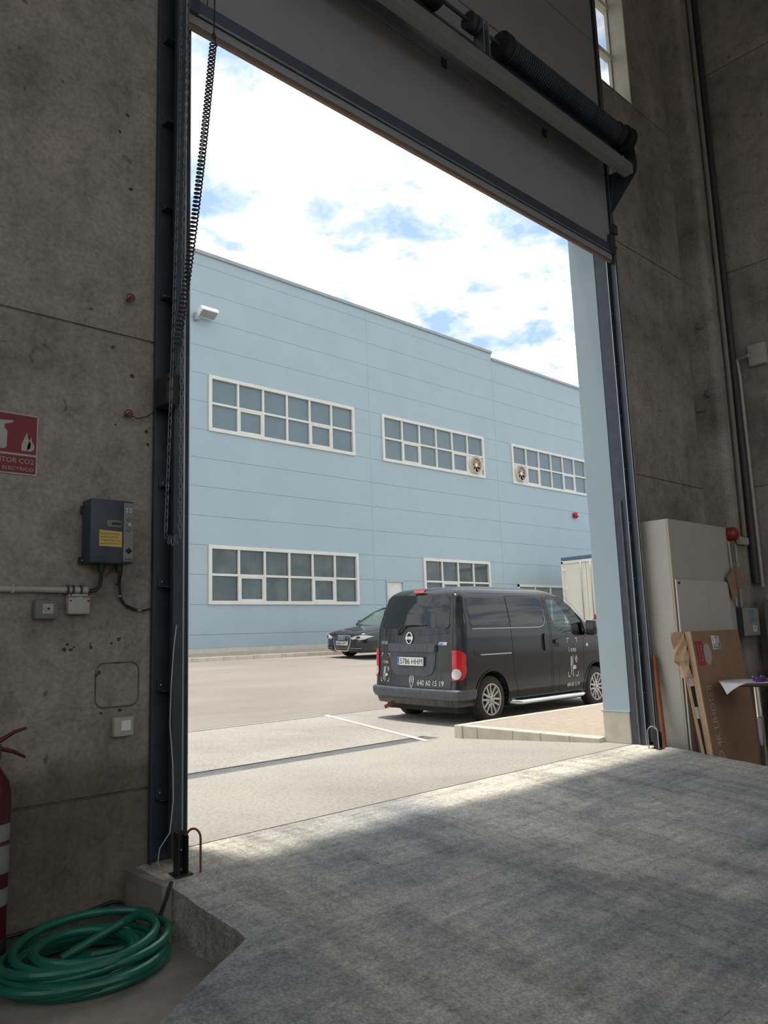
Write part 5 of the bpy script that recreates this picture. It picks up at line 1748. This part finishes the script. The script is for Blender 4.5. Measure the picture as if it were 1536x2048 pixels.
    # white wire down the frame
    tag(tube('white_wire', [(2.33, -0.29, 1.36), (2.315, -0.285, 1.22), (2.30, -0.285, 1.0), (2.295, -0.285, 0.78), (2.315, -0.285, 0.55), (2.32, -0.285, 0.35), (2.30, -0.285, 0.18), (2.245, -0.27, 0.10), (2.235, -0.27, 0.03), (2.25, -0.26, 0.0)], 0.0035, pmat('white_wire_sheath', (0.55, 0.53, 0.50), 0.5)), 'thin white wire hanging down the dark door frame', 'wire')
    # repair outlines and chipped holes in the wall face: shallow dark chips
    random.seed(11)
    chips = [(1.735, 1.265), (1.77, 1.25), (1.72, 1.235), (1.755, 1.235), (1.865, 1.265), (1.87, 1.245), (1.99, 1.265), (2.035, 1.285), (1.905, 1.085), (1.935, 0.875), (2.05, 0.88), (1.92, 1.10), (2.03, 4.66), (1.98, 4.52), (2.06, 4.15), (1.96, 3.06), (2.09, 2.90), (1.99, 2.57), (2.19, 2.56), (2.20, 2.48)]
    g = bmesh.new()
    for x, z in chips:
        n = 7; r = random.uniform(0.008, 0.018)
        pts = [(x+r*random.uniform(0.5, 1.2)*math.cos(2*PI*k/n), z+r*random.uniform(0.5, 1.1)*math.sin(2*PI*k/n)) for k in range(n)]
        g.faces.new([g.verts.new((u, WY-0.0012, v)) for u, v in pts])
    tag(bm_to('chipped_spots', g, pmat('chipped_dark_concrete', (0.07, 0.06, 0.05), 0.95), bpy.data.objects['wall_front']), kind='stuff')
    g = bmesh.new()
    ribbon('', rrect(1.90, 2.16, 0.90, 1.15, 0.05), wall_f, None, None, w=0.010, off=0.0012, closed=True, bm=g)
    bm_to('patch_outline', g, pmat('old_plaster_outline', (0.12, 0.105, 0.09), 0.95, var=0.5, scale=14), bpy.data.objects['wall_front'])
build_left_wall_items()

SIGNRED = pmat('faded_sign_red', (0.20, 0.014, 0.022), 0.5, var=0.1)
EXTRED = pmat('dark_extinguisher_red', (0.085, 0.007, 0.008), 0.35, var=0.12)
def build_sign():
    S = empty('fire_sign', (1.37, WY, 2.2), 'red fire extinguisher sign with white flames and lettering on concrete wall', 'sign')
    x0, x1, z0, z1 = 1.215, 1.535, 2.20, 2.545
    box('board', x0, x1, WY-0.006, WY-0.001, z0, z1, PLAST, S)
    f2 = lambda u, v, off: (u, WY-0.006-off, v)
    patch('red_field', rrect(x0+0.008, x1-0.008, 2.318, z1-0.008, 0.004, 2), f2, SIGNRED, S, thick=0.001, local=False)
    patch('red_field', rrect(x0+0.008, x1-0.008, z0+0.008, 2.306, 0.004, 2), f2, SIGNRED, S, thick=0.001, local=False)
    def fl(dx, s):
        base = [(0.0, 0.0), (0.025, 0.0), (0.05, 0.018), (0.055, 0.05), (0.035, 0.085), (0.03, 0.12), (0.012, 0.075), (0.0, 0.04)]
        return [(1.448+dx+a*s, 2.335+b*s) for a, b in base]
    for q in (fl(0.0, 0.9), fl(0.03, 0.7)): patch('flame_mark', q, f2, PLAST, S, thick=0.002, local=False, step=0.2)
    patch('extinguisher_mark', rrect(1.30, 1.37, 2.335, 2.45, 0.02), f2, PLAST, S, thick=0.002, local=False)
    patch('extinguisher_mark', [(1.315, 2.45), (1.355, 2.45), (1.355, 2.475), (1.40, 2.49), (1.40, 2.50), (1.33, 2.495), (1.315, 2.475)], f2, PLAST, S, thick=0.002, local=False)
    text('sign_text', 'EXTINTOR CO2', f2, x0+0.02, x1-0.02, 2.262, 2.290, PLAST, S, off=0.002, local=False)
    text('sign_text', 'RIESGO ELECTRICO', f2, x0+0.02, x1-0.02, 2.222, 2.240, PLAST, S, off=0.002, local=False)
build_sign()

def build_extinguisher():
    cx, cy, zb = 1.335, -0.275, -0.20
    E_ = empty('fire_extinguisher', (cx, cy, zb), 'dark red fire extinguisher with white labels hung on the wall', 'fire extinguisher')
    lathe('cylinder', [(0.05, zb), (0.082, zb+0.015), (0.087, zb+0.05), (0.087, zb+0.74), (0.075, zb+0.80), (0.045, zb+0.845), (0.03, zb+0.87), (0.03, zb+0.93)], (cx, cy, 0), EXTRED, E_, 'Z', 32)
    lathe('base_ring', [(0.089, zb-0.005), (0.091, zb+0.06), (0.088, zb+0.065)], (cx, cy, 0), BLACK, E_, 'Z', 32)
    for za, zc in ((0.42, 0.50), (0.27, 0.40), (0.12, 0.20)):
        bm = bmesh.new()
        rings = []
        for z in (zb+za+0.1, zb+zc+0.1):
            rings.append([bm.verts.new((cx+0.0885*math.cos(a), cy+0.0885*math.sin(a), z)) for a in [math.radians(-150+170*k/18) for k in range(19)]])
        for i in range(18): bm.faces.new((rings[0][i], rings[0][i+1], rings[1][i+1], rings[1][i]))
        bm_to('label_band', bm, pmat('grey_paper_label', (0.26, 0.25, 0.24), 0.6), E_, smooth=True)
    box('valve_block', cx-0.03, cx+0.03, cy-0.025, cy+0.025, zb+0.90, zb+0.98, DKSTEEL, E_, bev=0.008)
    for z0, z1, z2 in ((0.985, 1.03, 1.045), (0.945, 0.935, 0.90)):
        tube('lever', [(cx-0.03, cy, zb+z0), (cx+0.03, cy, zb+z0+0.01), (cx+0.09, cy-0.005, zb+z1), (cx+0.15, cy-0.01, zb+z2)], [0.010, 0.012, 0.010, 0.007], EXTRED, E_, 8)
    tube('hose', [(cx-0.03, cy, zb+0.94), (cx-0.10, cy, zb+0.93), (cx-0.14, cy-0.02, zb+0.8), (cx-0.13, cy-0.02, zb+0.4), (cx-0.12, cy-0.02, zb+0.25)], 0.012, RUBBER, E_, 8)
    lathe('horn', [(0.02, zb+0.25), (0.03, zb+0.1), (0.04, zb-0.02)], (cx-0.12, cy-0.02, 0), BLACK, E_, 'Z', 14)
    box('wall_bracket', cx-0.02, cx+0.02, cy+0.08, WY, zb+0.72, zb+0.80, DKSTEEL, E_)
build_extinguisher()

def build_hose():
    random.seed(5)
    H = empty('garden_hose', (1.70, -0.62, -0.30), 'coiled dark green rubber hose lying on the floor by the wall', 'hose')
    pts = []
    loops = 11; per = 30
    r = 0.021
    centers = [(random.uniform(-0.05, 0.05), random.uniform(-0.045, 0.045), random.uniform(0.0, 1.0)) for _ in range(loops+2)]
    sizes = [0.40, 0.385, 0.36, 0.41, 0.33, 0.375, 0.26, 0.395, 0.29, 0.22, 0.40, 0.31, 0.36]
    for k in range(loops*per):
        t = k/per
        i = int(t); fr = t-i
        fr = fr*fr*(3-2*fr)
        a = centers[i]; b = centers[i+1]
        ox = a[0]+(b[0]-a[0])*fr; oy = a[1]+(b[1]-a[1])*fr
        R = sizes[i] + (sizes[i+1]-sizes[i])*fr
        ang = 2*PI*t + 0.6
        # wobble gives the heaped, slightly springy look
        z = -0.30 + r + 0.009*t + 0.022*(1+math.sin(ang*1.0 + t*1.3))*(0.15+0.08*t)
        x = 1.675 + ox + R*math.cos(ang)*0.95
        y = -0.615 + oy*0.7 + R*math.sin(ang)*0.86
        y = min(y, -0.15 - r - 0.004)
        x = min(x, 2.085 - 0.4*max(0, -0.60-y)*0.0)
        pts.append((x, y, z))
    tube('coil', pts, r, GREEN, H, 9)
    e = Vector(pts[-1])
    tube('hose_tail', [e, e + Vector((-0.10, -0.05, 0.0)), Vector((1.62, -0.50, -0.24)), Vector((1.75, -0.52, -0.262)), Vector((1.90, -0.56, -0.262))], r, GREEN, H, 9)
    lathe('hose_nozzle', [(0.016, -0.03), (0.024, -0.02), (0.024, 0.02), (0.03, 0.03), (0.03, 0.05), (0.018, 0.055)], (1.90, -0.56, -0.262), GREEN, H, 'X', 12)
    # black cable along the wall foot and a short black tube on the floor
    tag(tube('floor_cable', [(0.6, -0.165, -0.20), (1.2, -0.165, -0.19), (1.60, -0.165, -0.185), (1.90, -0.166, -0.165), (2.02, -0.168, -0.15), (2.07, -0.175, -0.165), (2.095, -0.24, -0.23), (2.085, -0.36, -0.285), (2.07, -0.48, -0.287), (2.075, -0.555, -0.25), (2.083, -0.59, -0.15), (2.11, -0.612, -0.06), (2.145, -0.60, 0.01)], 0.010, BLACK, None, 8), 'black cable running along the wall foot and up the block', 'cable')
    tag(tube('black_tube', [(1.62, -0.20, -0.289), (1.78, -0.205, -0.289), (1.97, -0.235, -0.288), (2.04, -0.25, -0.287)], 0.011, RUBBER, None, 8), 'short black rubber tube lying between hose coil and wall', 'tube')
build_hose()

def build_guides():
    # steel channel stop and hoop at each foot of the door
    def hoop(name, x, y, h, w, mat, lab, grp, ang):
        d = Vector((math.cos(ang), math.sin(ang), 0))
        z0 = ramp_z(y)-0.01
        pts = [Vector((x, y, z0)), Vector((x, y, z0+h-w*0.6))]
        for k in range(1, 10):
            a = PI*k/10
            pts.append(Vector((x, y, z0+h-w*0.6)) + d*(w/2*(1-math.cos(a))) + Vector((0, 0, w*0.6*math.sin(a))))
        pts += [Vector((x, y, 0)) + d*w + Vector((0, 0, z0+h-w*0.6)), Vector((x, y, z0)) + d*w]
        return tag(tube(name, pts, 0.0065, mat, None, 8), lab, 'hoop', grp)
    hoop('steel_hoop', 2.335, -0.41, 0.235, 0.085, RUST, 'rusty red steel hoop beside the black channel near the green hose', 'bent steel hoops at the door feet', -0.9)
    hoop('steel_hoop', 7.735, -0.30, 0.235, 0.10, STEEL, 'pale steel hoop at door foot beside the white board enclosure', 'bent steel hoops at the door feet', -1.0)
    def chan(x, y, w, h, lab, grp, sticker):
        e = empty('door_stop', (x, y, 0), lab, 'door stop', grp)
        z0 = ramp_z(y-0.03)
        bm = bmesh.new()
        add_box(bm, x, x+w, y-0.004, y+0.004, z0, z0+h); add_box(bm, x, x+0.007, y-0.055, y-0.004, z0, z0+h); add_box(bm, x+w-0.007, x+w, y-0.055, y-0.004, z0, z0+h-0.02)
        add_box(bm, x-0.02, x+w+0.02, y-0.07, y+0.04, z0-0.004, z0+0.006)
        bm_to('channel', bm, BLACK, e)
        for xx in (x+0.02, x+w-0.02):
            lathe('bolt', [(0.008, -0.008), (0.008, 0)], (xx, y-0.004, z0+0.02), STEEL, e, 'Y', 8)
            lathe('bolt', [(0.008, -0.008), (0.008, 0)], (xx, y-0.004, z0+h*0.55), STEEL, e, 'Y', 8)
        if sticker: box('sticker', x+0.012, x+w-0.012, y-0.008, y-0.004, z0+0.09, z0+0.17, WHITE, e)
    chan(2.255, -0.415, 0.062, 0.225, 'black steel channel stop bolted beside the rusty hoop', 'steel stops at the door feet', False)
    chan(7.80, -0.325, 0.075, 0.19, 'black steel channel stop with white sticker beside the pale hoop', 'steel stops at the door feet', True)
build_guides()

# ================================================================== THINGS ON THE RIGHT OF THE DOOR
def build_right_items():
    # boarded enclosure
    B = empty('board_enclosure', (8.8, -0.35, -0.30), 'cream white board enclosure standing in the corner by the door track', 'board enclosure')
    box('side_board', 8.115, 8.135, -0.518, -0.16, -0.30, 2.42, WHITEB, B, bev=0.002)
    box('front_board', 8.115, 9.64, -0.54, -0.52, -0.30, 2.42, WHITEB, B, bev=0.002)
    box('edge_strip', 8.112, 8.118, -0.544, -0.536, -0.30, 2.42, CARDEDGE, B)
    Lb = empty('laminate_sheet', (8.8, -0.56, -0.30), 'loose white panel leaning on the front of the board enclosure', 'panel')
    bm = bmesh.new(); add_box(bm, 8.12, 9.42, -0.575, -0.556, -0.30, 1.75, 0.002)
    bm_to('panel_sheet', bm, pmat('white_panel_laminate', (0.60, 0.575, 0.53), 0.45, var=0.04), Lb)
    box('panel_mark', 8.15, 8.20, -0.5765, -0.5745, 1.70, 1.725, INK, Lb)
    # rusty pole leaning in the corner
    tag(tube('leaning_pole', [(7.955, -0.36, -0.012), (7.99, -0.33, 0.30), (8.03, -0.30, 0.62), (8.06, -0.275, 0.93)], 0.024, ORANGE, None, 12), 'rust orange pole leaning by the door track', 'pole')
    # television carton
    T = empty('cardboard_carton', (8.6, -0.75, -0.30), 'tall brown television carton with red and white marks leaning on panel', 'carton')
    lean = math.atan(0.14/1.5)
    Mx = Matrix.Translation((8.03, -0.86, -0.295)) @ Matrix.Rotation(-lean, 4, 'X')
    # local: u across (X), w up, front face at y=0, depth towards +y
    def cf(u, v, off): return tuple(Mx @ Vector((u, -off, v)))
    W_, H_, D_ = 1.18, 1.49, 0.135
    def lbox(name, a, b, c, d, e, f_, mat, par, bev=0.002):
        bm = bmesh.new(); add_box(bm, a, b, c, d, e, f_, bev); bm.transform(Mx); return bm_to(name, bm, mat, par)
    lbox('front_sheet', 0, W_, 0, 0.006, 0, H_, CARD, T)
    lbox('back_sheet', 0.0, W_, D_-0.006, D_, 0, H_, CARD, T)
    lbox('side_sheet', W_-0.006, W_, 0.006, D_-0.006, 0, H_, CARD, T)
    lbox('top_sheet', 0.05, W_-0.006, 0.006, D_-0.006, H_-0.006, H_, CARD, T)
    lbox('side_flap', -0.004, 0.003, -0.002, 0.062, 0.0, H_, CARDEDGE, T)
    # torn flap corner: crumpled strip
    g = bmesh.new()
    random.seed(9)
    rows = []
    for k in range(9):
        w = H_ - 0.06*k
        rows.append([g.verts.new(Mx @ Vector((-0.01-0.045*random.random()-0.03*j*(1 if k < 6 else 0.4), 0.05+0.035*j+0.012*random.random(), w+0.02*random.random()))) for j in range(4)])
    for a, b in zip(rows, rows[1:]):
        for j in range(3): g.faces.new((a[j], a[j+1], b[j+1], b[j]))
    bm_to('torn_flap', g, CARDEDGE, T)
    for z in (0.93, 0.60, 0.10): lbox('foam_insert', 0.004, 0.05, 0.066, D_-0.01, z, z+0.12, FOAM, T, 0.008)
    lbox('inner_void', 0.03, 0.05, 0.066, D_-0.01, 0.0, H_-0.02, DARKIN, T, 0)
    patch('red_label', rrect(0.055, 0.215, 1.13, 1.385, 0.012), cf, pmat('red_carton_print', (0.45, 0.06, 0.05), 0.7), T, thick=0.002, local=False, step=0.5)
    patch('oval_label', [(0.305+0.082*math.cos(2*PI*k/24), 1.245+0.115*math.sin(2*PI*k/24)) for k in range(24)], cf, pmat('grey_oval_print', (0.50, 0.46, 0.43), 0.7), T, thick=0.002, local=False, step=0.5)
    text('label_text', 'NOW', cf, 0.275, 0.335, 1.17, 1.32, GREYINK, T, off=0.004, local=False, rot90=True)
    text('label_text', 'Crystal', cf, 0.085, 0.120, 1.17, 1.34, GREYINK, T, off=0.004, local=False, rot90=True)
    text('label_text', 'Series', cf, 0.145, 0.180, 1.17, 1.34, GREYINK, T, off=0.004, local=False, rot90=True)
    st = patch('shipping_label', [(0.455, 1.285), (0.455, 1.435), (0.655, 1.43), (0.66, 1.28)], cf, WHITE, T, thick=0.002, local=False, step=0.5)
    text('label_print', 'I  T\nLC. F', cf, 0.48, 0.63, 1.30, 1.42, INK, st, off=0.004, local=False)
    text('carton_print', 'O 4K UHD', cf, 0.135, 0.245, 0.17, 0.74, GREYINK, T, off=0.003, local=False, rot90=True)
    g = bmesh.new(); ribbon('', rrect(0.125, 0.25, 0.77, 0.91, 0.01), cf, None, None, w=0.012, off=0.003, closed=True, bm=g); bm_to('carton_print', g, GREYINK, T)
    text('carton_print', 'AI', cf, 0.15, 0.225, 0.79, 0.89, GREYINK, T, off=0.003, local=False, rot90=True)
    # lath against the carton side
    tag(bm_to('wooden_lath', (lambda b: (add_tube(b, [(7.985, -0.79, -0.295), (8.005, -0.605, 1.08)], 0.016, 4), b)[1])(bmesh.new()), WOOD), 'pale wooden lath leaning beside the torn carton edge', 'lath')
    # red bell, small white box and cardboard scraps on the wall corner
    S = empty('alarm_bell', (9.60, -0.56, 2.33), 'red fire alarm sounder on the column above board enclosure', 'alarm')
    lathe('sounder', [(0.04, -0.65), (0.07, -0.637), (0.085, -0.61), (0.085, -0.55), (0.07, -0.545)], (9.66, 0, 2.34), pmat('dull_alarm_red', (0.24, 0.02, 0.022), 0.3, var=0.1), S, 'Y', 22)
    box('sounder_base', 9.585, 9.735, -0.545, -0.541, 2.265, 2.415, pmat('dull_alarm_red', (0.24, 0.02, 0.022), 0.3, var=0.1), S)
    e = empty('white_wall_box', (10.0, -0.5, 2.22), 'small white wall box under the red alarm sounder', 'wall box')
    box('cover', 9.945, 10.20, -0.56, -0.503, 2.235, 2.335, PLAST, e, bev=0.008)
    box('front_lid', 9.96, 10.185, -0.565, -0.56, 2.25, 2.32, PLAST, e)
    sc = prism('cardboard_scrap', [(9.36, 1.80), (9.56, 1.93), (9.60, 1.60), (9.47, 1.52)], -0.60, -0.592, CARD, None, 'XZ'); tag(sc, 'brown cardboard scrap tucked behind pipe, with a pointed corner', 'cardboard')
    sc = prism('cardboard_scrap', [(9.62, 1.93), (9.73, 1.94), (9.80, 1.72), (9.66, 1.66)], -0.60, -0.592, CARD, None, 'XZ'); tag(sc, 'smaller brown cardboard scrap behind the pipes by the column', 'cardboard')
    # pipes on the column
    def pipe(name, pts, r, lab, grp, mat):
        return tag(tube(name, pts, r, mat, None, 10), lab, 'pipe', grp)
    pipe('wall_pipe', [(10.30, -0.56, 10.4), (10.30, -0.56, 1.75)], 0.05, 'thick dark downpipe in the corner beside the column', 'pipes on the column', pmat('dark_pipe_paint', (0.045, 0.042, 0.04), 0.5, var=0.1))
    pipe('wall_pipe', [(10.16, -0.545, 10.4), (10.16, -0.545, 4.6), (10.12, -0.545, 2.36), (10.12, -0.545, 2.34)], 0.03, 'slim grey pipe on the column running down to white wall box', 'pipes on the column', pmat('concrete_coloured_pipe', (0.24, 0.215, 0.19), 0.6, var=0.1))
    pipe('wall_pipe', [(10.22, -0.80, 4.7), (10.30, -0.62, 4.72), (10.33, -0.62, 4.5), (10.33, -0.62, 1.7)], 0.022, 'thin pipe bending from the right wall down the corner', 'pipes on the column', PLAST)
    pipe('wall_pipe', [(9.58, -0.56, 2.24), (9.60, -0.575, 1.46)], 0.014, 'thin pale pipe below the red alarm sounder', 'pipes on the column', PLAST)
    pipe('wall_pipe', [(9.86, -0.52, 2.24), (9.86, -0.52, 1.46)], 0.014, 'thin pale pipe from white wall box to electrical cabinet', 'pipes on the column', PLAST)
    b2 = bmesh.new(); add_box(b2, 10.30, 10.395, -0.98, -0.76, 4.58, 4.86, 0.01)
    tag(bm_to('junction_box', b2, PLAST, None, autosmooth=True), 'beige junction box high on the right wall beside pipes', 'junction box')
    # wall studs
    for y, z, lb in ((-0.33, 5.17, 'upper grey capped plug on the column side face'), (-0.36, 4.24, 'lower grey capped plug on the column side face')):
        o = lathe('wall_plug', [(0.03, 9.87), (0.045, 9.89), (0.045, 9.93)], (0, y, z), GREYPL, None, 'X', 12)
        tag(o, lb, 'wall plug', 'capped plugs on the column')
    # electrical cabinet
    e = empty('electrical_cabinet', (9.9, -0.6, 1.1), 'beige electrical cabinet with blue stickers and dark side on column', 'cabinet')
    box('cabinet_body', 9.66, 10.14, -0.60, -0.502, 1.10, 1.44, BEIGE, e, bev=0.006)
    box('side_cover', 9.652, 9.662, -0.605, -0.502, 1.098, 1.442, DKSTEEL, e)
    box('door', 9.67, 10.13, -0.607, -0.60, 1.11, 1.43, BEIGE, e, bev=0.002)
    fc = lambda u, v, off: (u, -0.607-off, v)
    for (a, b, c, d) in ((9.83, 9.90, 1.335, 1.41), (9.92, 9.995, 1.335, 1.415), (9.86, 10.02, 1.26, 1.315)):
        patch('sticker', rrect(a, b, c, d, 0.004, 2), fc, pmat('blue_grey_sticker', (0.16, 0.30, 0.40), 0.5, var=0.3, scale=40), e, thick=0.002, local=False, step=0.5)
    patch('white_sticker', rrect(9.93, 10.04, 1.15, 1.225, 0.004, 2), fc, WHITE, e, thick=0.002, local=False, step=0.5)
    patch('sticker_mark', [(9.97, 1.185), (9.985, 1.215), (10.0, 1.185)], fc, INK, e, thick=0.004, local=False, step=0.5)
    # grey-green machine housing in the corner
    m = empty('machine_housing', (10.25, -0.75, -0.3), 'grey-green machine housing half seen beside the electrical cabinet', 'machine')
    box('upper_cover', 10.16, 10.395, -0.80, -0.66, 0.85, 1.52, GREENGREY, m, bev=0.02)
    box('cover_plate', 10.19, 10.37, -0.81, -0.80, 0.92, 1.42, BEIGE, m, bev=0.01)
    box('pipe_collar', 10.18, 10.39, -0.79, -0.68, 1.52, 1.60, BEIGE, m, bev=0.02)
    for x in (10.17, 10.33):
        for y in (-0.79, -0.72): box('stand_leg', x, x+0.05, y, y+0.05, -0.30, 0.86, DKSTEEL, m)
    box('shelf', 10.02, 10.39, -0.99, -0.66, 0.30, 0.33, WOOD, m)
    for x in (10.21, 10.35):
        for z in (0.98, 1.37): lathe('cover_bolt', [(0.012, -0.818), (0.012, -0.81)], (x, 0, z), DKSTEEL, m, 'Y', 8)
build_right_items()

def build_table():
    cx, cy, zt = 8.42, -1.18, 0.66
    T = empty('bar_table', (cx, cy, -0.30), 'round high bar table on a chrome pole near the carton', 'table')
    lathe('table_top', [(0.0, zt-0.035), (0.33, zt-0.035), (0.36, zt-0.02), (0.36, zt), (0.0, zt)], (cx, cy, 0), pmat('dark_brown_table_top', (0.07, 0.045, 0.04), 0.35), T, 'Z', 40)
    lathe('pole', [(0.042, -0.27), (0.042, 0.28), (0.044, 0.285), (0.044, 0.30), (0.040, 0.305), (0.040, zt-0.04), (0.12, zt-0.035)], (cx, cy, 0), CHROME, T, 'Z', 28)
    lathe('base_plate', [(0.27, -0.30), (0.27, -0.29), (0.06, -0.265), (0.045, -0.25)], (cx, cy, 0), CHROME, T, 'Z', 36)
    # square cloth draped over the round top
    n = 36; S_ = 0.70
    bm = bmesh.new(); grid = []
    ca, sa = math.cos(0.45), math.sin(0.45)
    for i in range(n+1):
        row = []
        for j in range(n+1):
            u = (i/n-0.5)*S_; v = (j/n-0.5)*S_
            r = math.hypot(u, v)
            x, y, z = u, v, zt+0.003
            if r > 0.365:
                ex = r-0.365
                ang = math.atan2(v, u)
                fold = 1 + 0.10*math.sin(ang*9)
                rr = 0.365 + 0.35*ex*fold
                x, y = rr*math.cos(ang), rr*math.sin(ang)
                z = zt + 0.003 - ex*0.88
            row.append(bm.verts.new((cx + x*ca - y*sa, cy + x*sa + y*ca, z)))
        grid.append(row)
    for a, b in zip(grid, grid[1:]):
        for j in range(n): bm.faces.new((a[j], a[j+1], b[j+1], b[j]))
    tag(bm_to('table_cloth', bm, CLOTH, None, smooth=True), 'small white square cloth draped over the bar table', 'table cloth')
    A = empty('ashtray', (cx-0.05, cy-0.10, zt+0.004), 'purple round ashtray on the white table cloth', 'ashtray')
    ax, ay, az = cx-0.10, cy-0.08, zt+0.005
    lathe('bowl', [(0.05, az), (0.062, az+0.006), (0.062, az+0.02), (0.058, az+0.022), (0.062, az+0.026), (0.062, az+0.048), (0.054, az+0.05), (0.046, az+0.018), (0.0, az+0.016)], (ax, ay, 0), PURPLE, A, 'Z', 28)
    for k, (dx, dy, m_) in enumerate(((0.02, 0.0, WHITE), (-0.02, 0.02, WHITE), (0.0, -0.02, CARDEDGE))):
        tube('cigarette_end', [(ax+dx, ay+dy, az+0.022), (ax+dx*2.6, ay+dy*2.4, az+0.056)], 0.0045, m_, A, 6)
    tag(tube('pen', [(ax+0.01, ay+0.01, az+0.024), (ax+0.012, ay+0.012, az+0.095)], 0.004, BLACK), 'small dark stick standing in the purple ashtray', 'stick')
    P = empty('cigarette_pack', (ax+0.13, ay-0.02, az), 'coral red and grey cigarette pack beside the purple ashtray', 'cigarette pack')
    bm = bmesh.new(); add_box(bm, ax+0.075, ax+0.125, ay-0.07, ay-0.01, az, az+0.022, 0.002); bm_to('lid', bm, PINKRED, P)
    bm = bmesh.new(); add_box(bm, ax+0.1255, ax+0.175, ay-0.07, ay-0.01, az, az+0.022, 0.002); bm_to('carton_body', bm, PLAST, P)
    tag(tube('drinking_straw', [(ax-0.18, ay+0.10, az+0.005), (ax-0.06, ay+0.02, az+0.005)], 0.004, WHITE), 'thin white stick lying on cloth beside the ashtray', 'stick')
    L_ = empty('lighter', (ax+0.22, ay+0.0, az), 'small white lighter on the table cloth by the pack', 'lighter')
    box('lighter_body', ax+0.20, ax+0.255, ay-0.01, ay+0.012, az, az+0.014, WHITE, L_, bev=0.003)
    box('lighter_cap', ax+0.256, ax+0.272, ay-0.01, ay+0.012, az, az+0.014, STEEL, L_, bev=0.002)
build_table()
